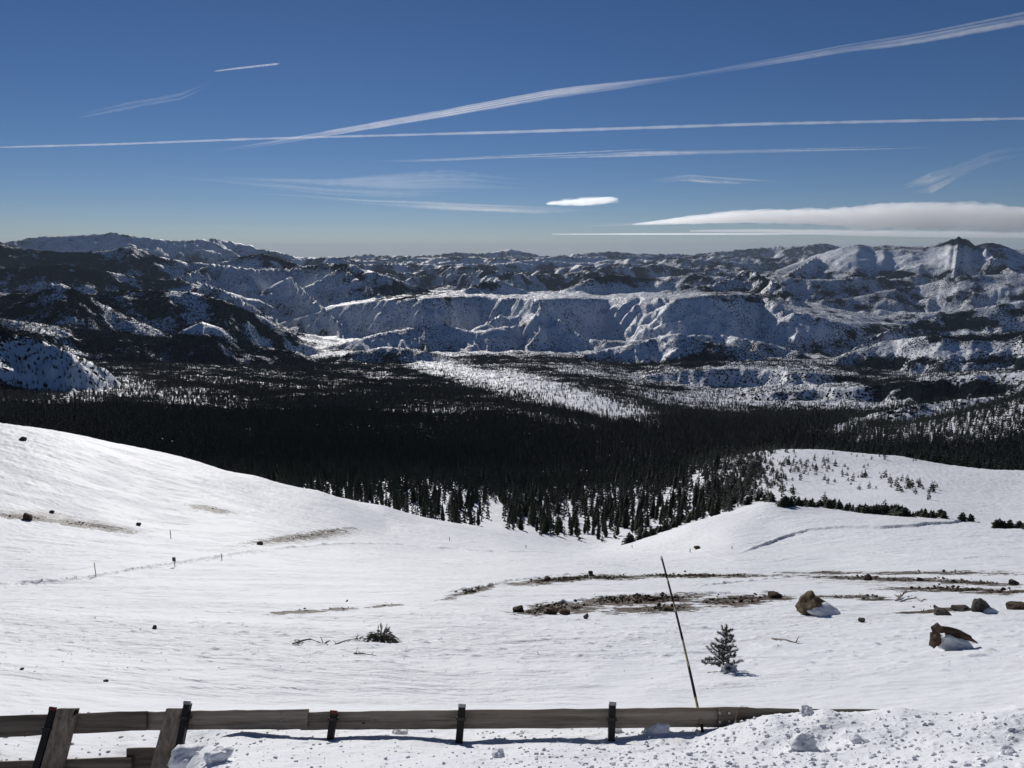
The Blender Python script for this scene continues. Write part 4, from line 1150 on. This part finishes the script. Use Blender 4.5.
sapling('pine_sapling', 723, 671, 44, 30, 4, 'snow-dusted conifer sapling standing alone on the snow behind the bamboo pole', 'sapling', 46, side=1.35)
sapling('pine_sapling', 945, 649, 10, 12, 6, 'tiny dark conifer seedling in front of the hook-shaped boulder', 'sapling', 14, False, M_needle)
def scrub(u, v, wpx, hpx, seed, label, droop=0.0, n_=70):
    c = gp(u, v); s_ = 1 / px_at(c); rg_ = random.Random(seed); o = empty('pine_scrub', c); tag(o, label, 'scrub')
    tr = MB(); fo_ = MB(); Wx = wpx / 2 * s_; Hh = hpx * s_
    for k in range(n_):
        x = rg_.uniform(-1, 1); hh = Hh * (1 - abs(x) ** 1.4) * rg_.uniform(.45, 1.08)
        st = c + Vector((x * Wx * .35 - Wx * .1, rg_.uniform(-.3, .3) * Wx, 0)); en = c + Vector((x * Wx, rg_.uniform(-.5, .3) * Wx, hh - droop * Hh * max(x, 0)))
        md_ = st.lerp(en, .5) + Vector((0, 0, Hh * .25))
        tr.tube([st, md_, en], [Hh * .03, Hh * .02, Hh * .008], 5)
        for q in range(5):
            pp = md_.lerp(en, q / 4.0); tuft(fo_, pp, (en - md_), Hh * .13, 16, rg_)
    tr.build('branches', M_deadwood, o); fo_.build('foliage', M_needle_scrub, o); return o
scrub(384, 642, 42, 17, 3, 'arching clump of half buried pine scrub above the middle of the fence', .6, 95)
scrub(359, 641, 26, 6, 4, 'low sprig of pine scrub touching the arching clump', 0, 26)
scrub(297, 645, 12, 6, 5, 'small dark sprig at the end of a twig, left of the pine scrub', 0, 16)
def branch(name, P, rad, label, forks=0, seed=0, mat=None):
    Q = [gp(a, b) for a, b, h in P]; s_ = 1 / px_at(Q[0]); Q = [q + Vector((0, 0, h * s_)) for q, (a, b, h) in zip(Q, P)]
    rg_ = random.Random(seed); mb = MB(); mb.tube(Q, [rad * s_ * (1 - .6 * i / (len(Q) - 1)) for i in range(len(Q))], 6)
    for k in range(forks):
        i = rg_.randrange(len(Q) - 1); st = Q[i].lerp(Q[i + 1], rg_.random()); d = Vector((rg_.uniform(-1, 1), rg_.uniform(-.5, .5), rg_.uniform(.1, .8)))
        en = st + d.normalized() * s_ * rg_.uniform(3, 8); mb.tube([st, (st + en) / 2 + Vector((0, 0, s_ * .6)), en], [rad * s_ * .55, rad * s_ * .4, rad * s_ * .2], 5)
    o = mb.build(name, mat or M_deadwood, None, origin=Q[0]); tag(o, label, 'branch'); return o
M_darkwood = plain_mat('dark_twig_bark', (.05, .042, .034), .9, 0, 20)
branch('fallen_branch', [(293,645,0),(302,643,1.5),(310,641,2.2),(318,643,1),(328,645.5,0)], 1.0, 'dark twig curving over the snow left of the pine scrub', 6, 1, M_darkwood)
branch('fallen_branch', [(335,645,0),(348,641,1.0),(362,640,1.5),(378,643,1)], .6, 'thin dark twig running into the arching pine scrub', 5, 2, M_darkwood)
branch('dead_branch', [(896,601,0),(901,598,2),(904,597,5),(905,594,8)], 1.2, 'forked grey dead branch standing in snow right of the tan boulder', 7, 3)
branch('dead_branch', [(900,602,0),(908,601,2),(916,600,2),(922,602,0)], .9, 'low grey dead branch lying beside the forked one', 5, 4)
branch('fallen_branch', [(772,639,.3),(786,641,.8),(799,644,.3)], 1.0, 'grey stick lying flat on the snow between the sapling and the hook-shaped boulder', 1, 5)
branch('fallen_branch', [(354,654,.3),(362,655,1),(376,656,.4)], .7, 'faint twig on the snow just below the pine scrub', 5, 6)

# ------------------------------------------------------------------ ski marker stakes and sign
def stake(u, v, hpx, label, sign=None, rad=.03, mat=None):
    c = gp(u, v); s_ = 1 / px_at(c); H = hpx * s_
    o = empty('trail_sign' if sign else 'marker_stake', c)
    mb = MB(); rr_ = max(rad, .35 * s_); mb.tube([c - Vector((0, 0, .3)), c + Vector((0, 0, H))], rr_, 6); mb.build('pole', mat or M_tape, o)
    if sign:
        mb = MB(); mb.box(c + Vector((0, -rr_ - .03, H - sign[1] / 2 * s_)), Vector((sign[0] / 2 * s_, 0, 0)), Vector((0, .02, 0)), Vector((0, 0, sign[1] / 2 * s_))); k = mb.build('panel', M_sign, o)
        bv = k.modifiers.new('bevel', 'BEVEL'); bv.width = .01
    else:
        mb = MB(); mb.tube([c + Vector((0, 0, H * .86)), c + Vector((0, 0, H))], rr_ * 1.25, 6); mb.build('top_band', M_cane, o)
    tag(o, label, 'sign' if sign else 'stake'); return o
stake(175, 567, 10.5, 'small dark trail sign on a pole beside the snow track', (3.4, 4.2))
stake(96, 577, 14, 'thin marker stake beside the snow track, left of the trail sign', rad=.02)
stake(171, 539, 9, 'thin marker stake uphill behind the trail sign', rad=.02)
stake(222, 561, 7, 'faint thin stake beside the snow track, right of the trail sign', rad=.015)
stake(449.5, 541, 3.5, 'short dark stake on the snow road left of the central dip', rad=.06)
stake(526, 548, 3, 'tiny dark stake on the snow road in front of the snow gully', rad=.06)
stake(632, 547.5, 2.6, 'tiny stake on the snow road just right of the central dip', rad=.06)
stake(690, 552, 4, 'short dark stake where the snow road meets the knoll', rad=.07)
stake(661, 560, 4, 'short dark stake just beyond the top of the bamboo pole', rad=.07)
stake(732, 549, 3, 'tiny stake at the lower end of the cut bank on the knoll', rad=.05)

# ------------------------------------------------------------------ clouds and vapour trails (real bodies, far beyond the haze)
def vapour(name, dens, g=.35):
    m, nt = new_mat(name)
    v = nt.nodes.new('ShaderNodeVolumeScatter'); v.inputs['Color'].default_value = (.97, .98, 1, 1); v.inputs['Density'].default_value = dens; v.inputs['Anisotropy'].default_value = g
    o = nt.nodes.new('ShaderNodeOutputMaterial'); nt.links.new(v.outputs[0], o.inputs['Volume'])
    return m
def trail(name, P, widths, alphas, dens, label, cat='vapour trail', alt=9000., group=None, seed=0, strands=1):
    """body of round section following the points P (view u, v) at one altitude; strands > 1 combs it into streaks"""
    us = np.array([p[0] for p in P], float); n_ = 220; tt = np.linspace(0, 1, n_)
    uu0 = us[0] + (us[-1] - us[0]) * tt; vv0 = np.interp(uu0, us, [p[1] for p in P])
    for _ in range(14): vv0[1:-1] = (vv0[:-2] + vv0[1:-1] * 2 + vv0[2:]) / 4
    wd0 = np.interp(uu0, us, widths); al = np.interp(uu0, us, alphas) / max(alphas)
    rgt = random.Random(seed); V = []; Fc = []; seg = 14; org = None
    for sd in range(strands):
        if strands == 1: a0, a1 = 0, n_ - 1; off0 = off1 = 0; wk = 1.0
        else:
            a0 = int(rgt.uniform(0, .55) * n_) if sd > 2 else 0; a1 = min(n_ - 1, a0 + int(rgt.uniform(.3, .65) * n_)); off0 = rgt.uniform(-.5, .5); off1 = off0 + rgt.uniform(-.22, .22); wk = rgt.uniform(.12, .40)
        cen = []; ww = []
        for i in range(a0, a1 + 1):
            t = (i - a0) / (a1 - a0); e = math.sin(math.pi * t) ** .7 if strands > 1 else min(1, min(t, 1 - t) * 14)
            v_c = vv0[i] + (off0 + (off1 - off0) * t) * wd0[i]
            d = Vector(ray(float(uu0[i]), float(v_c))); c_ = d * (alt / d.z); cen.append(c_)
            mpx = c_.dot(Vector((0, CP, -SP))) / F
            nz = 1 + .30 * _mn.noise(Vector((i * .22, seed, sd))) + .25 * _mn.noise(Vector((i * .6, seed, sd)))
            ww.append(max(.4, wd0[i] * wk * math.sqrt(al[i]) * 1.15 * nz) * mpx / 2 * e + .5)
        k = len(V); m_ = len(cen)
        if org is None: org = cen[m_ // 2]
        for i in range(m_):
            t = (cen[min(i + 1, m_ - 1)] - cen[max(i - 1, 0)]); t.z = 0; t.normalize(); sv = Vector((t.y, -t.x, 0))
            for j in range(seg):
                an = 2 * math.pi * j / seg
                V.append(cen[i] + sv * math.cos(an) * ww[i] + Vector((0, 0, 1)) * math.sin(an) * ww[i])
        Fc += [(k + i * seg + j, k + i * seg + (j + 1) % seg, k + (i + 1) * seg + (j + 1) % seg, k + (i + 1) * seg + j) for i in range(m_ - 1) for j in range(seg)]
        Fc += [tuple(k + j for j in range(seg))[::-1], tuple(k + (m_ - 1) * seg + j for j in range(seg))]
    mp_ = org.length / F; w_ref = float(np.max(wd0)) * (1 if strands == 1 else .26) * mp_ * (.8 if cat == 'vapour trail' else 1)
    mat = vapour(name + '_ice', dens * max(alphas) * 1.25 / w_ref)
    o = mesh_obj(name, V, Fc, mat, None, True, origin=org); fix_normals(o)
    tag(o, label, cat, group); return o
from mathutils import noise as _mn
trail('vapour_trail', [(195,154),(260,145),(330,133),(450,112),(560,92),(620,85),(680,77),(740,67),(800,57),(850,48),(900,42),(960,31),(1250,-24)], [1.6,3.5,5,6.5,7.5,6,3,4,5,6,8,9,13], [.35,.5,.6,.75,.62,.5,.22,.25,.6,.4,.5,.6,.6], .48, 'broad white vapour trail climbing across the whole sky', seed=1, strands=34)
trail('vapour_trail', [(-60,149),(120,144),(250,139),(400,135),(512,132),(760,124),(1090,117)], [2.0,2.1,2.2,2.2,2.6,2.6,2.6], [.35,.42,.42,.45,.62,.6,.55], .48, 'thin almost level vapour trail crossing the broad one', seed=2)
trail('vapour_trail', [(360,162),(430,161),(500,158),(560,156),(640,153),(700,152),(760,151),(870,149),(940,147)], [2,3,3.2,4.5,5.5,3.6,3,5,8], [.3,.5,.35,.5,.62,.35,.4,.35,.12], .48, 'short level vapour trail below the thin one, in the middle of the sky', seed=3, strands=12)
trail('vapour_trail', [(212,71.5),(240,68),(281,63.5)], [1.4,1.6,1.6], [.3,.5,.6], .48, 'short thin vapour trail high on the left', seed=4)
trail('cirrus_wisp', [(70,118),(130,106),(180,96),(205,85),(215,74)], [4,6,6,5,3], [.05,.14,.12,.10,.06], .22, 'faint spread vapour streak leading up to the short thin trail', 'cloud', seed=5, strands=22)
trail('cirrus_wisp', [(130,173),(230,180),(330,186),(400,186),(450,184),(540,188)], [4,7,14,20,22,12], [.08,.20,.28,.28,.26,.15], .22, 'veil of cirrus streaks left of the small bright cloud', 'cloud', seed=6, alt=8000., strands=22)
trail('cirrus_wisp', [(210,191),(300,197),(370,203),(440,207),(540,211),(620,210)], [3,4,5,8,8,4], [.10,.28,.38,.34,.28,.1], .22, 'lower thin cirrus streak, below the veil', 'cloud', seed=7, alt=7000., strands=22)
trail('cirrus_wisp', [(640,181),(690,178),(740,182),(780,184)], [3,6,6,4], [.12,.35,.25,.1], .22, 'faint wisp between the small bright cloud and the level trail', 'cloud', seed=8, alt=8000., strands=22)
trail('cirrus_wisp', [(900,188),(930,181),(955,172),(990,160),(1040,150)], [14,20,12,12,12], [.08,.18,.15,.16,.12], .22, 'faint ragged wisp above the cloud bank at right', 'cloud', seed=9, alt=8500., strands=22)
trail('cirrus_wisp', [(560,226),(640,224),(700,221),(760,220)], [3,4,5,4], [.1,.2,.22,.1], .22, 'faint haze streak just above the tip of the cloud bank', 'cloud', seed=11, alt=3200., strands=22)

def lens_cloud(u0, u1, top, bot, dist, mat, label, seed, nseg=260, ring=40, depth=.28, rgh=1.0, puffs=0, vox=70., puff_size=1.0):
    """long flat cloud body; top and bot are (u, v) lines at its distance"""
    V = []; S = []
    for i in range(nseg + 1):
        t = i / nseg; u = u0 + (u1 - u0) * t
        vt = np.interp(u, [p[0] for p in top], [p[1] for p in top]); vb = np.interp(u, [p[0] for p in bot], [p[1] for p in bot])
        d1 = Vector(ray(u, vt)); d2 = Vector(ray(u, vb)); d1 *= dist / math.hypot(d1.x, d1.y); d2 *= dist / math.hypot(d2.x, d2.y)
        c = (d1 + d2) / 2; hz_ = (d1.z - d2.z) / 2; out_ = Vector((c.x, c.y, 0)).normalized(); dp = dist * depth * .1 * (.3 + min(1, hz_ / 400))
        for j in range(ring):
            an = 2 * math.pi * j / ring; ca, sa = math.cos(an), math.sin(an)
            w1 = float(pn3(u / 26 + seed, an * 1.2)); w2 = float(pn3(u / 9 + seed, an * 3.0)); w3 = float(pn3(u / 3.3 + seed, an * 7.0))
            k = 1 + rgh * (w1 * .22 + w2 * .22 + w3 * .13) * (1 if sa > 0 else .6)
            V.append(c + out_ * ca * dp * k + Vector((0, 0, 1)) * (sa * hz_ * k * (1.0 if sa > 0 else .75)))
            e = min(1, t * 9, (1 - t) * 9)
            S.append(e * (1 if sa > -.2 else .55 + .45 * (1 + sa)))
    Fc = [(i * ring + j, i * ring + (j + 1) % ring, (i + 1) * ring + (j + 1) % ring, (i + 1) * ring + j) for i in range(nseg) for j in range(ring)]
    Fc += [tuple(range(ring))[::-1], tuple(nseg * ring + j for j in range(ring))]
    org_ = V[len(V) // 2]; mbp = MB(); mbp.add(V, Fc); rgc = random.Random(seed * 7 + 1)
    for q in range(puffs):
        t = rgc.uniform(.04, .97); u = u0 + (u1 - u0) * t
        vt = np.interp(u, [a_[0] for a_ in top], [a_[1] for a_ in top]); vb = np.interp(u, [a_[0] for a_ in bot], [a_[1] for a_ in bot])
        vv = vt + (vb - vt) * rgc.uniform(.30, .75); d = Vector(ray(u, float(vv))); d *= dist / math.hypot(d.x, d.y)
        hh = (vb - vt) * dist / F * rgc.uniform(.10, .30) * puff_size; lv, lf = lump(rgc.randrange(99), (hh * rgc.uniform(2, 5), hh * 2, hh), .4, 3)
        out_ = Vector((d.x, d.y, 0)).normalized(); dp = dist * depth * .1 * rgc.uniform(-.7, .2)
        mbp.add([a_ + d + out_ * dp for a_ in lv], lf)
    o = mesh_obj('cloud', mbp.v, mbp.f, mat, None, True, origin=org_); fix_normals(o)
    rm_ = o.modifiers.new('weld', 'REMESH'); rm_.mode = 'VOXEL'; rm_.voxel_size = vox
    tag(o, label, 'cloud'); return o
def pn3(a, b): return _mn.noise(Vector((a, math.cos(b / 1.0) * 1.7, math.sin(b) * 1.7)))
M_cloud = vapour('cloud_droplets', .0007, .68)
M_cloud_thin = vapour('thin_cloud_droplets', .0003, .5)
lens_cloud(632, 1180, [(632,224),(660,220),(690,216),(730,212),(760,210),(800,209),(850,208),(875,204),(895,202.5),(930,203),(980,204.5),(1024,207),(1180,212)],
           [(632,225),(680,225),(740,224.5),(800,226),(860,229),(920,230),(980,231),(1024,231),(1180,232)], 62000, M_cloud, 'long white cloud bank with soft puffed top over the mountains at right', 1, puffs=150)
lens_cloud(690, 1180, [(690,230),(760,229),(850,230),(960,231),(1180,232)], [(690,232),(760,233),(850,237),(960,239),(1180,240)], 70000, M_cloud_thin, 'grey layered sheet of cloud under the long cloud bank', 2, rgh=.9, puffs=40, vox=60.)
lens_cloud(552, 840, [(552,233.9),(640,233.2),(760,232.9),(840,233.4)], [(552,234.5),(640,235.0),(760,235.4),(840,234.2)], 74000, M_cloud, 'thin bright sliver of cloud under the tip of the cloud bank', 3, rgh=.9, vox=40.)
lens_cloud(546, 618, [(546,203.5),(560,201),(578,199),(600,197.5),(612,197.5),(618,199)], [(546,204.5),(565,206),(590,206),(608,203),(618,199.5)], 50000, M_cloud, 'small bright cloud alone in the middle of the sky', 4, 90, 28, rgh=2.4, puffs=34, vox=30., puff_size=1.7)

# ------------------------------------------------------------------ air
bm = bmesh.new(); bmesh.ops.create_cube(bm, size=1)
zlo, zhi = float(GZ.min()) - 1.0, max(float(GZ.max()), float((ALLZ + ALLH).max())) + 15
for v in bm.verts: v.co = Vector((v.co.x * 224000, v.co.y * 224000, zlo if v.co.z < 0 else zhi))
hm = bpy.data.meshes.new('haze'); bm.to_mesh(hm); bm.free()
mh_, nt = new_mat('thin_air'); pv = nt.nodes.new('ShaderNodeVolumePrincipled'); pv.inputs['Color'].default_value = (.66, .80, .99, 1); pv.inputs['Density'].default_value = HAZE; pv.inputs['Anisotropy'].default_value = .0
o = nt.nodes.new('ShaderNodeOutputMaterial'); nt.links.new(pv.outputs[0], o.inputs['Volume'])
hm.materials.append(mh_); ho = bpy.data.objects.new('haze', hm); COL.objects.link(ho); tag(ho, 'pale blue air veiling the far ranges', 'haze', kind='stuff')

# ------------------------------------------------------------------ sky, sun, air, camera
SUN_AZ, SUN_EL = R(-15), R(22)
w = bpy.data.worlds.new('World'); sc.world = w; w.use_nodes = True
nt = w.node_tree
for nd in list(nt.nodes): nt.nodes.remove(nd)
sky = nt.nodes.new('ShaderNodeTexSky'); sky.sky_type = 'NISHITA'; sky.sun_disc = False
sky.sun_elevation = SUN_EL; sky.sun_rotation = SUN_AZ; sky.altitude = 3200; sky.air_density = 1.0; sky.dust_density = 0.1; sky.ozone_density = 3.0
bg = nt.nodes.new('ShaderNodeBackground'); bg.inputs[1].default_value = 0.050
hs = nt.nodes.new('ShaderNodeHueSaturation'); hs.inputs['Saturation'].default_value = 1.14; nt.links.new(sky.outputs[0], hs.inputs['Color'])
tn = mix(nt, 1.0, hs.outputs[0], (.93, .90, 1.02, 1)); tn.node.blend_type = 'MULTIPLY'
nt.links.new(tn, bg.inputs[0])
out = nt.nodes.new('ShaderNodeOutputWorld'); nt.links.new(bg.outputs[0], out.inputs[0])

sl = bpy.data.lights.new('sun', 'SUN'); sl.energy = 3.9; sl.angle = R(.5); sl.color = (1.0, .965, .92)
so = bpy.data.objects.new('sun', sl); COL.objects.link(so)
sd = Vector((math.sin(SUN_AZ) * math.cos(SUN_EL), math.cos(SUN_AZ) * math.cos(SUN_EL), math.sin(SUN_EL)))
so.rotation_euler = (-sd).to_track_quat('-Z', 'Y').to_euler()

cam = bpy.data.cameras.new('camera'); co = bpy.data.objects.new('camera', cam); COL.objects.link(co)
cam.sensor_width = 36; cam.lens = F / 1024 * 36; cam.clip_start = .1; cam.clip_end = 400000
co.location = (0, 0, 0); co.rotation_euler = (R(90) - PITCH, 0, 0)
sc.camera = co
sc.view_settings.view_transform = 'Standard'; sc.view_settings.look = 'None'; sc.view_settings.gamma = 1
sc.view_settings.exposure = -0.22
sc.render.engine = 'CYCLES'
sc.cycles.use_denoising = True
sc.cycles.max_bounces = 5; sc.cycles.diffuse_bounces = 3; sc.cycles.transparent_max_bounces = 12; sc.cycles.volume_bounces = 5
